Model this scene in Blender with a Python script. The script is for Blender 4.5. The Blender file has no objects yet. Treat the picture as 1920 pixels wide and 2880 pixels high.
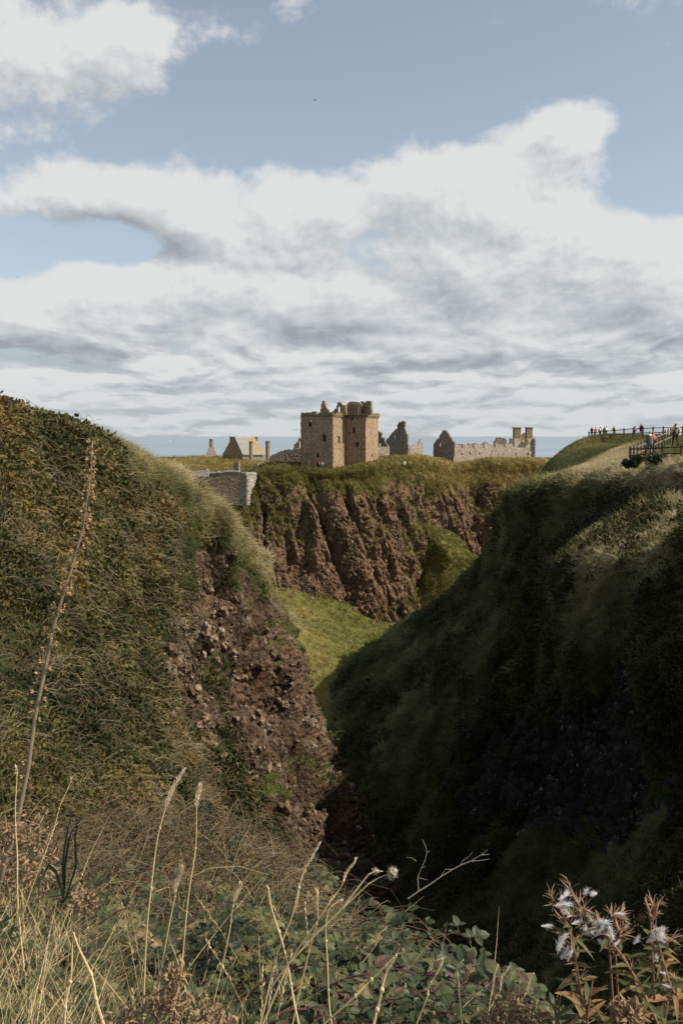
import bpy, math, random
import numpy as np
from mathutils import Vector, Matrix
R = math.radians
random.seed(7)
rng = np.random.default_rng(11)
sc = bpy.context.scene
col = sc.collection

# ------------------------------------------------------------------ camera
FPX = 2800.0                      # focal length in pixels of the 1920 x 2880 photograph
PITCH = math.atan(214.0 / FPX)
cam_d = bpy.data.cameras.new('camera')
cam = bpy.data.objects.new('camera', cam_d); col.objects.link(cam)
cam_d.sensor_fit = 'VERTICAL'; cam_d.sensor_height = 36.0
cam_d.lens = 36.0 * FPX / 2880.0
cam_d.clip_start = 0.1; cam_d.clip_end = 120000
cam.location = (0, 0, 0)
cam.rotation_euler = (math.pi / 2 - PITCH, 0, 0)
sc.camera = cam
CP, SP = math.cos(PITCH), math.sin(PITCH)

def ray(px, py):
    a = (px - 960.0) / FPX; b = (1440.0 - py) / FPX
    return np.array([a, CP + b * SP, -SP + b * CP])
def at(px, py, Y):
    d = ray(px, py)
    return d * (Y / d[1])
def sky_ae(px, py):
    d = ray(px, py)
    return d[0] / d[1], d[2] / d[1]

# ------------------------------------------------------------------ sun and exposure
SUN_AZ, SUN_EL = 103.0, 44.0
sun_dir = Vector((math.sin(R(SUN_AZ)) * math.cos(R(SUN_EL)), math.cos(R(SUN_AZ)) * math.cos(R(SUN_EL)), math.sin(R(SUN_EL))))
sl = bpy.data.lights.new('sun', 'SUN'); sl.energy = 4.8; sl.angle = R(0.5); sl.color = (1.0, 0.90, 0.76)
so = bpy.data.objects.new('sun', sl); col.objects.link(so)
so.rotation_euler = sun_dir.to_track_quat('Z', 'Y').to_euler()
so.location = (30, -10, 60)
sc.view_settings.view_transform = 'Standard'
sc.view_settings.look = 'None'
sc.view_settings.exposure = 0.45
sc.view_settings.gamma = 1.0
sc.view_settings.use_curve_mapping = False
sc.render.engine = 'CYCLES'
sc.cycles.max_bounces = 6; sc.cycles.diffuse_bounces = 3; sc.cycles.transparent_max_bounces = 8
sc.cycles.use_denoising = True

# ------------------------------------------------------------------ node helper
class NT:
    def __init__(s, tree): s.t = tree
    def n(s, typ, inp=None, **kw):
        nd = s.t.nodes.new(typ)
        for k, v in kw.items(): setattr(nd, k, v)
        if inp:
            for k, v in inp.items():
                sock = nd.inputs[k]
                if hasattr(v, 'is_output') or isinstance(v, bpy.types.NodeSocket): s.t.links.new(v, sock)
                else: sock.default_value = v
        return nd
    def m(s, op, a, b=0.0, c=0.0, clamp=False):
        return s.n('ShaderNodeMath', {0: a, 1: b, 2: c}, operation=op, use_clamp=clamp).outputs[0]
    def ss(s, x, a, b, o0=0.0, o1=1.0):
        return s.n('ShaderNodeMapRange', {'Value': x, 'From Min': a, 'From Max': b, 'To Min': o0, 'To Max': o1}, interpolation_type='SMOOTHSTEP').outputs[0]
    def mix(s, f, a, b, bt='MIX'):
        nd = s.n('ShaderNodeMix', data_type='RGBA', blend_type=bt)
        for i, v in ((0, f), (6, a), (7, b)):
            if isinstance(v, bpy.types.NodeSocket): s.t.links.new(v, nd.inputs[i])
            else: nd.inputs[i].default_value = v if i == 0 else (tuple(v) + (1.0,) if len(v) == 3 else v)
        return nd.outputs[2]
    def noise(s, vec, scale, detail=4, rough=0.55, dist=0.0, out='Fac'):
        return s.n('ShaderNodeTexNoise', {'Vector': vec, 'Scale': scale, 'Detail': detail, 'Roughness': rough, 'Distortion': dist}).outputs[out]
    def vm(s, op, a, b=(0, 0, 0), sc_=None):
        nd = s.n('ShaderNodeVectorMath', operation=op)
        for i, v in ((0, a), (1, b)):
            if isinstance(v, bpy.types.NodeSocket): s.t.links.new(v, nd.inputs[i])
            else: nd.inputs[i].default_value = v
        if sc_ is not None: nd.inputs[3].default_value = sc_
        return nd.outputs[0]
    def ramp(s, f, stops):
        nd = s.n('ShaderNodeValToRGB', {0: f}); e = nd.color_ramp.elements
        while len(e) < len(stops): e.new(0.5)
        for el, (p, c) in zip(e, stops): el.position = p; el.color = tuple(c) + (1,)
        return nd.outputs[0]

# ------------------------------------------------------------------ world: Nishita sky behind a broken cloud deck
world = bpy.data.worlds.new('World'); sc.world = world; world.use_nodes = True
wt = world.node_tree; wt.nodes.clear(); w = NT(wt)
geo_dir = w.n('ShaderNodeTexCoord').outputs['Generated']

def cloud_group():
    g = bpy.data.node_groups.new('cloud_density', 'ShaderNodeTree')
    g.interface.new_socket('Vector', in_out='INPUT', socket_type='NodeSocketVector')
    g.interface.new_socket('Density', in_out='OUTPUT', socket_type='NodeSocketFloat')
    t = NT(g)
    gi = t.n('NodeGroupInput').outputs[0]; go = t.n('NodeGroupOutput')
    sx = t.n('ShaderNodeSeparateXYZ', {0: gi}); x, y, z = sx.outputs
    zc = t.m('ADD', t.m('MAXIMUM', z, 0.0), 0.11)
    qx = t.m('DIVIDE', x, zc); qy = t.m('DIVIDE', y, zc)
    q = t.n('ShaderNodeCombineXYZ', {0: qx, 1: t.m('MULTIPLY', qy, 0.62), 2: 3.7}).outputs[0]
    wq = t.n('ShaderNodeTexNoise', {'Vector': q, 'Scale': 1.7, 'Detail': 3.0}).outputs['Color']
    q2 = t.vm('ADD', q, t.vm('SCALE', t.vm('SUBTRACT', wq, (.5, .5, .5)), sc_=0.55))
    n1 = t.noise(q2, 2.1, 9, 0.56)
    # cumulus billows: in direction space, so the masses in the middle of the sky stand up instead of lying flat
    nb = t.noise(t.vm('MULTIPLY', gi, (1.0, 1.0, 1.35)), 8.5, 10, 0.60, 0.15)
    wz = t.ss(z, 0.05, 0.15)
    base = t.n('ShaderNodeMix', {0: wz, 2: n1, 3: t.m('ADD', t.m('MULTIPLY', nb, 0.78), t.m('MULTIPLY', n1, 0.22))}, data_type='FLOAT').outputs[0]
    # large scale arrangement of the deck
    fwd = t.m('MAXIMUM', y, 0.05)
    a = t.m('DIVIDE', x, fwd); e = t.m('DIVIDE', z, fwd)
    front = t.ss(y, 0.3, 0.75)
    total = None
    blobs = [(90, 190, 290, 200, .62), (390, 120, 160, 85, .40), (700, 120, 90, 50, .20), (820, 15, 70, 40, .20), (1400, 45, 120, 55, .30), (1820, 115, 60, 45, .18),
             (160, 570, 270, 75, .46), (620, 590, 230, 130, .40), (1040, 610, 320, 150, .44), (1430, 480, 230, 150, .36), (1620, 340, 140, 90, .30), (1700, 480, 90, 70, .12),
             (1560, 720, 330, 130, .42), (1850, 740, 220, 120, .42), (560, 800, 330, 60, .30), (1050, 800, 330, 80, .30), (240, 785, 100, 48, .42), (90, 860, 200, 55, .34),
             (250, 700, 200, 38, -.22), (1800, 560, 130, 60, -.22), (500, 395, 420, 70, -.20), (900, 200, 560, 130, -.20), (1550, 180, 300, 80, -.12), (1850, 380, 120, 120, -.2)]
    for (bx, by, rx, ry, amp) in blobs:
        ba, be = sky_ae(bx, by)
        u = t.m('DIVIDE', t.m('SUBTRACT', a, ba), rx / FPX * 1.05); v = t.m('DIVIDE', t.m('SUBTRACT', e, be), ry / FPX * 1.08)
        d2 = t.m('ADD', t.m('MULTIPLY', u, u), t.m('MULTIPLY', v, v))
        gg = t.m('MULTIPLY', t.m('EXPONENT', t.m('MULTIPLY', d2, -0.8)), amp)
        total = gg if total is None else t.m('ADD', total, gg)
    low = t.ss(z, 0.165, 0.09, 0.0, 0.38)
    base = t.m('ADD', 0.5, t.m('MULTIPLY', t.m('SUBTRACT', base, 0.5), 1.55))
    d = t.m('ADD', t.m('ADD', base, t.m('MULTIPLY', t.m('MULTIPLY', total, 0.8), front)), low)
    t.t.links.new(d, go.inputs[0])
    return g
cg = cloud_group()
def dens(vec):
    nd = w.n('ShaderNodeGroup', {0: vec} if False else None, node_tree=cg) if False else None
    nd = wt.nodes.new('ShaderNodeGroup'); nd.node_tree = cg
    wt.links.new(vec, nd.inputs[0]); return nd.outputs[0]
D0 = dens(geo_dir)
D1 = dens(w.vm('ADD', geo_dir, (0.012, 0.0, 0.026)))          # the same clouds a little nearer the light
z = w.n('ShaderNodeSeparateXYZ', {0: geo_dir}).outputs[2]
T0 = 0.66
mask = w.ss(D0, T0 - 0.05, T0 + 0.15)
thick = w.ss(D0, T0 + 0.10, T0 + 0.70)
lit = w.m('SUBTRACT', D0, D1)
shade = w.m('ADD', w.m('MULTIPLY', lit, 1.5), w.m('SUBTRACT', 0.88, w.m('MULTIPLY', thick, 0.16)))
shade = w.m('ADD', shade, w.m('MULTIPLY', w.m('SUBTRACT', w.noise(w.vm('MULTIPLY', geo_dir, (1, 1, 5.5)), 6.0, 5, 0.55), 0.5), w.ss(z, 0.13, 0.03, 0.0, 0.9)))
sxyz = w.n('ShaderNodeSeparateXYZ', {0: geo_dir}).outputs; fy = w.m('MAXIMUM', sxyz[1], 0.05); ca = w.m('DIVIDE', sxyz[0], fy); ce = w.m('DIVIDE', sxyz[2], fy)
wob = w.m('MULTIPLY', w.m('SUBTRACT', w.noise(w.vm('MULTIPLY', geo_dir, (1, 1, 2)), 14.0, 6, 0.6), 0.5), 0.055)
ce = w.m('ADD', ce, wob)
for (bx, by, rx, ry, am) in [(960, 775, 230, 38, .34), (900, 945, 170, 42, .42), (1330, 1030, 380, 34, .40), (1860, 925, 130, 55, .40), (500, 715, 140, 30, .34), (130, 1005, 330, 30, .34), (1500, 830, 260, 40, .20), (230, 620, 220, 24, .20), (600, 1060, 260, 18, .22), (1150, 870, 200, 30, .2), (90, 330, 150, 40, .12)]:
    ba, be = sky_ae(bx, by)
    u = w.m('DIVIDE', w.m('SUBTRACT', ca, ba), rx / FPX); v = w.m('DIVIDE', w.m('SUBTRACT', ce, be), ry / FPX)
    shade = w.m('SUBTRACT', shade, w.m('MULTIPLY', w.m('EXPONENT', w.m('MULTIPLY', w.m('ADD', w.m('MULTIPLY', u, u), w.m('MULTIPLY', v, v)), -1.0)), am * 1.45))
D2 = dens(w.vm('ADD', geo_dir, (0.004, 0.0, 0.007)))
shade = w.m('ADD', shade, w.m('MULTIPLY', w.m('SUBTRACT', D0, D2), 1.8), clamp=True)
ccol = w.ramp(shade, [(0.0, (0.38, 0.42, 0.46)), (0.5, (0.58, 0.615, 0.64)), (1.0, (0.83, 0.84, 0.84))])
hz = w.ss(z, 0.085, 0.0)
ccol = w.mix(w.m('MULTIPLY', hz, 0.6), ccol, (0.66, 0.70, 0.725))
sky = w.n('ShaderNodeTexSky', sky_type='NISHITA', sun_disc=False, sun_elevation=R(SUN_EL), sun_rotation=R(SUN_AZ), altitude=0.0, air_density=1.0, dust_density=1.2, ozone_density=1.5).outputs[0]
hs = w.n('ShaderNodeHueSaturation', {'Hue': 0.5, 'Saturation': 0.52, 'Value': 1.0, 'Color': sky}).outputs[0]
hs = w.mix(1.0, hs, (0.93, 0.985, 1.0), 'MULTIPLY')
bg1 = w.n('ShaderNodeBackground', {'Color': hs, 'Strength': 0.10}).outputs[0]
bg2 = w.n('ShaderNodeBackground', {'Color': ccol, 'Strength': 0.655}).outputs[0]
cover = w.m('MAXIMUM', mask, w.ss(z, 0.14, 0.03, 0.0, 0.8))
mx = w.n('ShaderNodeMixShader', {0: cover, 1: bg1, 2: bg2}).outputs[0]
wo = w.n('ShaderNodeOutputWorld', {0: mx})

# ------------------------------------------------------------------ numpy noise
_perm = np.random.default_rng(5).permutation(256).astype(np.int64); _perm = np.concatenate([_perm, _perm, _perm])
_gr = np.random.default_rng(6).normal(size=(256, 3)); _gr /= np.linalg.norm(_gr, axis=1)[:, None]
def perlin(x, y, z):
    xi = np.floor(x).astype(np.int64); yi = np.floor(y).astype(np.int64); zi = np.floor(z).astype(np.int64)
    xf, yf, zf = x - xi, y - yi, z - zi
    u, v, s = (q * q * q * (q * (q * 6 - 15) + 10) for q in (xf, yf, zf))
    xi &= 255; yi &= 255; zi &= 255
    r = 0
    for dx in (0, 1):
        for dy in (0, 1):
            for dz in (0, 1):
                h = _perm[_perm[_perm[xi + dx] + yi + dy] + zi + dz]
                g = _gr[h]
                d = g[..., 0] * (xf - dx) + g[..., 1] * (yf - dy) + g[..., 2] * (zf - dz)
                r = r + (u if dx else 1 - u) * (v if dy else 1 - v) * (s if dz else 1 - s) * d
    return r * 1.5
def fbm(P, scale, octaves=4, rough=0.5, seed=0.0, ridged=False):
    x, y, z = P[..., 0] * scale + seed * 13.1, P[..., 1] * scale + seed * 7.7, P[..., 2] * scale + seed * 3.3
    a, tot, r = 1.0, 0.0, 0.0
    for _ in range(octaves):
        n = perlin(x, y, z)
        if ridged: n = 1.0 - 2.0 * np.abs(n)
        r = r + a * n; tot += a; a *= rough
        x, y, z = x * 2.03 + 5.2, y * 2.03 + 1.7, z * 2.03 + 9.1
    return r / tot
def cracks(P, scale, seed, width=.07, octaves=2):
    """1 along thin wandering lines, 0 elsewhere: the clefts of a rock face"""
    n = fbm(P, scale, octaves, .5, seed)
    return np.exp(-(n / width) ** 2)
def sstep(x, a, b):
    t = np.clip((x - a) / (b - a), 0, 1); return t * t * (3 - 2 * t)

# ------------------------------------------------------------------ object helpers
def tag(o, label=None, cat=None, group=None, kind=None):
    if label: o['label'] = label
    if cat: o['category'] = cat
    if group: o['group'] = group
    if kind: o['kind'] = kind
    return o
def empty(name, loc, label=None, cat=None, group=None):
    o = bpy.data.objects.new(name, None); col.objects.link(o); o.location = tuple(loc)
    o.empty_display_size = 0.2
    return tag(o, label, cat, group)
def mesh_from(name, V, F, mats, smooth=False, mi=None, uv=None):
    me = bpy.data.meshes.new(name)
    me.from_pydata([tuple(v) for v in V] if not isinstance(V, np.ndarray) else V.tolist(), [], F)
    for m_ in (mats if isinstance(mats, (list, tuple)) else [mats]): me.materials.append(m_)
    if smooth: me.polygons.foreach_set('use_smooth', [True] * len(me.polygons))
    if mi is not None: me.polygons.foreach_set('material_index', mi)
    if uv is not None:
        l = me.uv_layers.new(name='UVMap')
        vi = np.empty(len(me.loops), np.int32); me.loops.foreach_get('vertex_index', vi)
        l.data.foreach_set('uv', np.asarray(uv, np.float32)[vi].ravel())
    me.update()
    return me
def link(name, me, parent=None):
    o = bpy.data.objects.new(name, me); col.objects.link(o)
    if parent is not None: o.parent = parent
    return o
def child(name, V, F, mats, parent, smooth=False, uv=None, mi=None):
    """mesh in world coordinates, hung under parent (an Empty without rotation)"""
    off = np.array(parent.location) if parent is not None else np.zeros(3)
    V = np.asarray(V, float) - off
    return link(name, mesh_from(name, V, F, mats, smooth, mi, uv), parent)

class MB:
    def __init__(s): s.V = []; s.F = []; s.M = []
    def add(s, V, F, mi=0):
        b = len(s.V); s.V += [tuple(v) for v in V]; s.F += [tuple(i + b for i in f) for f in F]; s.M += [mi] * len(F)
    def tube(s, pts, rad, n=6, cap=True, mi=0):
        pts = [Vector(p) for p in pts]
        if not hasattr(rad, '__len__'): rad = [rad] * len(pts)
        V, F = [], []; ref = Vector((0.13, 0.31, 0.94))
        for i, p in enumerate(pts):
            d = (pts[min(i + 1, len(pts) - 1)] - pts[max(i - 1, 0)])
            d = d.normalized() if d.length > 1e-9 else Vector((0, 0, 1))
            a = d.cross(ref)
            if a.length < 0.05: a = d.cross(Vector((1, 0, 0)))
            a.normalize(); b = d.cross(a)
            for k in range(n):
                t = 2 * math.pi * k / n
                V.append(p + (a * math.cos(t) + b * math.sin(t)) * rad[i])
        for i in range(len(pts) - 1):
            for k in range(n):
                k2 = (k + 1) % n
                F.append((i * n + k, i * n + k2, (i + 1) * n + k2, (i + 1) * n + k))
        if cap:
            F.append(tuple(range(n))[::-1]); F.append(tuple((len(pts) - 1) * n + k for k in range(n)))
        s.add(V, F, mi)
    def box(s, c, ax, size, mi=0):
        """c centre, ax three unit vectors, size full lengths"""
        V = []
        for i in (-.5, .5):
            for j in (-.5, .5):
                for k in (-.5, .5):
                    V.append(Vector(c) + Vector(ax[0]) * i * size[0] + Vector(ax[1]) * j * size[1] + Vector(ax[2]) * k * size[2])
        s.add(V, [(0, 1, 3, 2), (4, 6, 7, 5), (0, 4, 5, 1), (2, 3, 7, 6), (0, 2, 6, 4), (1, 5, 7, 3)], mi)
    def strip(s, pts, w, side, fold=0.0, mi=0):
        """tapered leaf strip along pts; three verts across when fold"""
        pts = [Vector(p) for p in pts]; V, F = [], []; side = Vector(side)
        for i, p in enumerate(pts):
            d = (pts[min(i + 1, len(pts) - 1)] - pts[max(i - 1, 0)]).normalized()
            sd = (side - d * side.dot(d)); sd = sd.normalized() if sd.length > 1e-6 else Vector((1, 0, 0))
            n = sd.cross(d)
            if fold: V += [p - sd * w[i] + n * w[i] * fold, p, p + sd * w[i] + n * w[i] * fold]
            else: V += [p - sd * w[i], p + sd * w[i]]
        k = 3 if fold else 2
        for i in range(len(pts) - 1):
            for j in range(k - 1):
                F.append((i * k + j, i * k + j + 1, (i + 1) * k + j + 1, (i + 1) * k + j))
        s.add(V, F, mi)
    def blob(s, c, r, seed=0, lumps=0.25, nu=8, nv=6, mi=0):
        V, F = [], []; rr = random.Random(seed); r = (r, r, r) if not hasattr(r, '__len__') else r
        for j in range(nv + 1):
            th = math.pi * j / nv
            for i in range(nu):
                ph = 2 * math.pi * i / nu; k = 1 + (rr.random() - .5) * 2 * lumps
                V.append((c[0] + r[0] * k * math.sin(th) * math.cos(ph), c[1] + r[1] * k * math.sin(th) * math.sin(ph), c[2] + r[2] * k * math.cos(th)))
        for j in range(nv):
            for i in range(nu):
                i2 = (i + 1) % nu
                F.append((j * nu + i, (j + 1) * nu + i, (j + 1) * nu + i2, j * nu + i2))
        s.add(V, F, mi)
    def mesh(s, name, mats, smooth=False): return mesh_from(name, s.V, s.F, mats, smooth, s.M)
    def build(s, name, mats, parent=None, smooth=False):
        off = Vector(parent.location) if parent is not None else Vector((0, 0, 0))
        s.V = [tuple(Vector(v) - off) for v in s.V]
        return link(name, s.mesh(name, mats, smooth), parent)

# ------------------------------------------------------------------ materials
MATS = {}
def newmat(name):
    m_ = bpy.data.materials.new(name); m_.use_nodes = True; m_.node_tree.nodes.clear(); MATS[name] = m_
    return m_, NT(m_.node_tree)
def finish(t, colr, rough=0.9, bump=None, bstr=0.5, bdist=0.05, spec=0.2, transl=None, metal=0.0):
    inp = {'Roughness': rough, 'Specular IOR Level': spec, 'Base Color': colr if isinstance(colr, bpy.types.NodeSocket) else tuple(colr) + (1,), 'Metallic': metal}
    if bump is not None:
        inp['Normal'] = t.n('ShaderNodeBump', {'Strength': bstr, 'Distance': bdist, 'Height': bump}).outputs[0]
    sh = t.n('ShaderNodeBsdfPrincipled', inp).outputs[0]
    if transl:
        tr = t.n('ShaderNodeBsdfTranslucent', {'Color': inp['Base Color']}).outputs[0]
        sh = t.n('ShaderNodeMixShader', {0: transl, 1: sh, 2: tr}).outputs[0]
    t.n('ShaderNodeOutputMaterial', {0: sh})
def flat(name, c, rough=0.85, var=0.25, scale=8.0, spec=0.2, transl=None):
    m_, t = newmat(name)
    P = t.n('ShaderNodeTexCoord').outputs['Object']
    n = t.noise(P, scale, 4)
    cc = t.mix(n, tuple(x * (1 - var) for x in c), tuple(min(1, x * (1 + var)) for x in c))
    finish(t, cc, rough, n, 0.3, 0.01, spec, transl)
    return m_

def terrain_mat(name, rocks, lichen, soil, grass, dry, sc_=1.0, lichen_t=0.60, ribs=None, dapple=0.5):
    """rock and grass ground: the mesh attributes 'grass' and 'tone' say where grass grows and how dry it is"""
    m_, t = newmat(name)
    P = t.n('ShaderNodeNewGeometry').outputs['Position']
    ga = t.n('ShaderNodeAttribute', attribute_name='grass').outputs['Fac']
    ta = t.n('ShaderNodeAttribute', attribute_name='tone').outputs['Fac']
    nL = t.noise(P, 0.16 * sc_, 4, .6); nM = t.noise(P, 0.9 * sc_, 5, .62); nS = t.noise(P, 5.0 * sc_, 5, .65)
    rk = t.ramp(t.m('ADD', t.m('MULTIPLY', nL, 0.5), t.m('MULTIPLY', nM, 0.5)), [(0.32, rocks[0]), (0.48, rocks[1]), (0.62, rocks[2])])
    vo = t.n('ShaderNodeTexVoronoi', {'Vector': t.vm('ADD', P, t.vm('SCALE', t.n('ShaderNodeTexNoise', {'Vector': P, 'Scale': 2.0 * sc_}).outputs['Color'], sc_=0.5 / sc_)), 'Scale': 3.2 * sc_, 'Randomness': 1.0}, feature='F1')
    cellv = t.n('ShaderNodeSeparateXYZ', {0: vo.outputs['Color']}).outputs[0]
    rk = t.mix(0.55, rk, t.mix(cellv, tuple(x * .45 for x in rocks[1]), tuple(min(1, x * 1.75) for x in rocks[1])), 'MIX')
    pits = t.ss(nS, 0.34, 0.52)
    rk = t.mix(t.m('MULTIPLY', t.m('SUBTRACT', 1.0, pits), 0.7), rk, tuple(x * .3 for x in rocks[0]))
    lm = t.m('MULTIPLY', t.ss(t.m('ADD', t.m('MULTIPLY', nM, .45), t.m('MULTIPLY', nS, .55)), lichen_t - .08, lichen_t + .05), t.ss(t.noise(P, 0.22 * sc_, 3), .42, .6))
    rk = t.mix(t.m('MULTIPLY', lm, .8), rk, lichen)
    rk = t.mix(t.m('MULTIPLY', t.ss(t.noise(P, .35 * sc_, 5, .65), .52, .68), .6), rk, soil)
    gn = t.noise(P, 1.4 * sc_, 6, .7)
    tt = t.m('ADD', ta, t.m('MULTIPLY', t.m('SUBTRACT', gn, .5), 1.1), clamp=True)
    gc = t.ramp(tt, [(0.0, grass[0]), (0.45, grass[1]), (0.75, dry[0]), (1.0, dry[1])])
    gc = t.mix(t.ss(t.noise(P, 7.0 * sc_, 4, .7), .38, .62, dapple, 0.0), gc, tuple(x * .35 for x in grass[0]))
    gm = t.ss(t.m('ADD', ga, t.m('MULTIPLY', t.m('SUBTRACT', t.noise(P, 1.1 * sc_, 6, .68), .5), 1.1)), .42, .58)
    cc = t.mix(gm, rk, gc)
    h = t.m('ADD', t.m('MULTIPLY', nS, 0.7), t.m('MULTIPLY', t.m('SUBTRACT', 1.0, vo.outputs['Distance']), 0.5))
    finish(t, cc, 0.95, h, 0.9, 0.28 / sc_, 0.1)
    return m_

# ------------------------------------------------------------------ lofted landforms
def crm(n):
    return None
def cr_matrix(K, per):
    """Catmull-Rom interpolation matrix from K control values to samples; per = samples per segment (list or int)"""
    per = [per] * (K - 1) if not hasattr(per, '__len__') else per
    rows = []
    for i in range(K - 1):
        n = per[i]
        for j in range(n + (1 if i == K - 2 else 0)):
            t = j / n
            w4 = [(-t + 2 * t * t - t ** 3) / 2, (2 - 5 * t * t + 3 * t ** 3) / 2, (t + 4 * t * t - 3 * t ** 3) / 2, (-t * t + t ** 3) / 2]
            # lean half way to linear so that uneven spacing does not overshoot
            l4 = [0, 1 - t, t, 0]
            r = np.zeros(K)
            for k in range(4): r[min(max(i - 1 + k, 0), K - 1)] += .72 * w4[k] + .28 * l4[k]
            rows.append(r)
    return np.array(rows)
def loft(rows, pu, pv):
    """rows[j][k] = (x, y, z, grass, tone) in world metres -> arrays (nv, nu, 5)"""
    G = np.array(rows, float)
    A = cr_matrix(G.shape[0], pv); B = cr_matrix(G.shape[1], pu)
    return np.einsum('aj,jkc,bk->abc', A, G, B)
def W(px, py, Y, g=1.0, t=0.3, dz=0.0):
    p = at(px, py, Y); return (p[0], p[1], p[2] + dz, g, t)
def normals(P):
    du = np.gradient(P, axis=1); dv = np.gradient(P, axis=0)
    n = np.cross(du, dv); n /= np.linalg.norm(n, axis=2)[..., None] + 1e-12
    # face the camera
    s = np.sign(-(n * P).sum(2)); 
    if np.median(s) < 0: n = -n
    return n
LAND = {}
def grid_mesh(name, P, g, t, mat, key=None, cut=None):
    nv, nu = P.shape[:2]
    idx = np.arange(nv * nu).reshape(nv, nu)
    q = np.stack([idx[:-1, :-1], idx[:-1, 1:], idx[1:, 1:], idx[1:, :-1]], -1).reshape(-1, 4)
    me = bpy.data.meshes.new(name)
    me.vertices.add(nv * nu); me.vertices.foreach_set('co', P.reshape(-1).astype(np.float32))
    me.loops.add(q.size); me.loops.foreach_set('vertex_index', q.ravel().astype(np.int32))
    me.polygons.add(len(q)); me.polygons.foreach_set('loop_start', (np.arange(len(q)) * 4).astype(np.int32))
    me.polygons.foreach_set('loop_total', np.full(len(q), 4, np.int32))
    me.materials.append(mat)
    for nm, v in (('grass', g), ('tone', t)):
        a_ = me.attributes.new(nm, 'FLOAT', 'POINT'); a_.data.foreach_set('value', v.reshape(-1).astype(np.float32))
    me.update(); me.validate()
    me.polygons.foreach_set('use_smooth', np.ones(len(me.polygons), bool))
    o = bpy.data.objects.new(name, me); col.objects.link(o)
    LAND[key or name] = dict(P=P, N=normals(P), g=g, t=t)
    return o
# ------------------------------------------------------------------ ground materials
ROCK_NEAR = [(.022, .016, .011), (.082, .054, .034), (.165, .118, .078)]
M_left = terrain_mat('left_hill_ground', ROCK_NEAR, (.30, .27, .21), (.17, .088, .042), [(.034, .048, .012), (.075, .088, .022)], [(.13, .105, .045), (.30, .24, .12)], 1.0, .60)
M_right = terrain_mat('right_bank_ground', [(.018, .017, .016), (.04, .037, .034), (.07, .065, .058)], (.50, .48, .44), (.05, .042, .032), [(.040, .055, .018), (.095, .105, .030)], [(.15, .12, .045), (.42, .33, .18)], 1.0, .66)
M_castle_rock = terrain_mat('castle_rock_ground', [(.032, .021, .015), (.118, .074, .043), (.215, .145, .088)], (.27, .24, .20), (.16, .088, .052), [(.055, .062, .017), (.13, .12, .034)], [(.22, .165, .06), (.34, .26, .11)], .40, .63)
M_valley = terrain_mat('valley_ground', ROCK_NEAR, (.3, .28, .24), (.12, .10, .04), [(.062, .075, .018), (.125, .125, .030)], [(.22, .165, .05), (.26, .19, .07)], .5, .65, dapple=.25)
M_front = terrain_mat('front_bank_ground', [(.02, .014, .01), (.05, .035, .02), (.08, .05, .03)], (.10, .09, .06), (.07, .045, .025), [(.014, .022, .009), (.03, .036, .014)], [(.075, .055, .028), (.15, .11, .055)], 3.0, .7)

# ------------------------------------------------------------------ sea
ms, t = newmat('sea_water')
P = t.n('ShaderNodeNewGeometry').outputs['Position']
band = t.noise(t.vm('MULTIPLY', P, (.0004, .003, 0)), 1.0, 5, .6)
sp = t.n('ShaderNodeSeparateXYZ', {0: P}).outputs
wv = t.n('ShaderNodeTexNoise', {'Vector': t.vm('MULTIPLY', P, (.5, 1.2, 0)), 'Scale': .35, 'Detail': 8.0, 'Roughness': .65}).outputs['Fac']
finish(t, t.mix(t.ss(band, .35, .65), (.17, .225, .265), (.24, .30, .34)), .42, wv, .22, 1.0, .35)
V = [(-40000, 330, -55), (40000, 330, -55), (70000, 90000, -55), (-70000, 90000, -55)]
# the sea sheet also runs in front of the rock, below everything
V = [(-60000, -200, -55), (60000, -200, -55), (70000, 90000, -55), (-70000, 90000, -55)]
sea = link('sea', mesh_from('sea', V, [(0, 1, 2, 3)], ms)); tag(sea, 'pale blue sea behind the castle headland, out to the horizon', None, None, 'structure')

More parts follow.
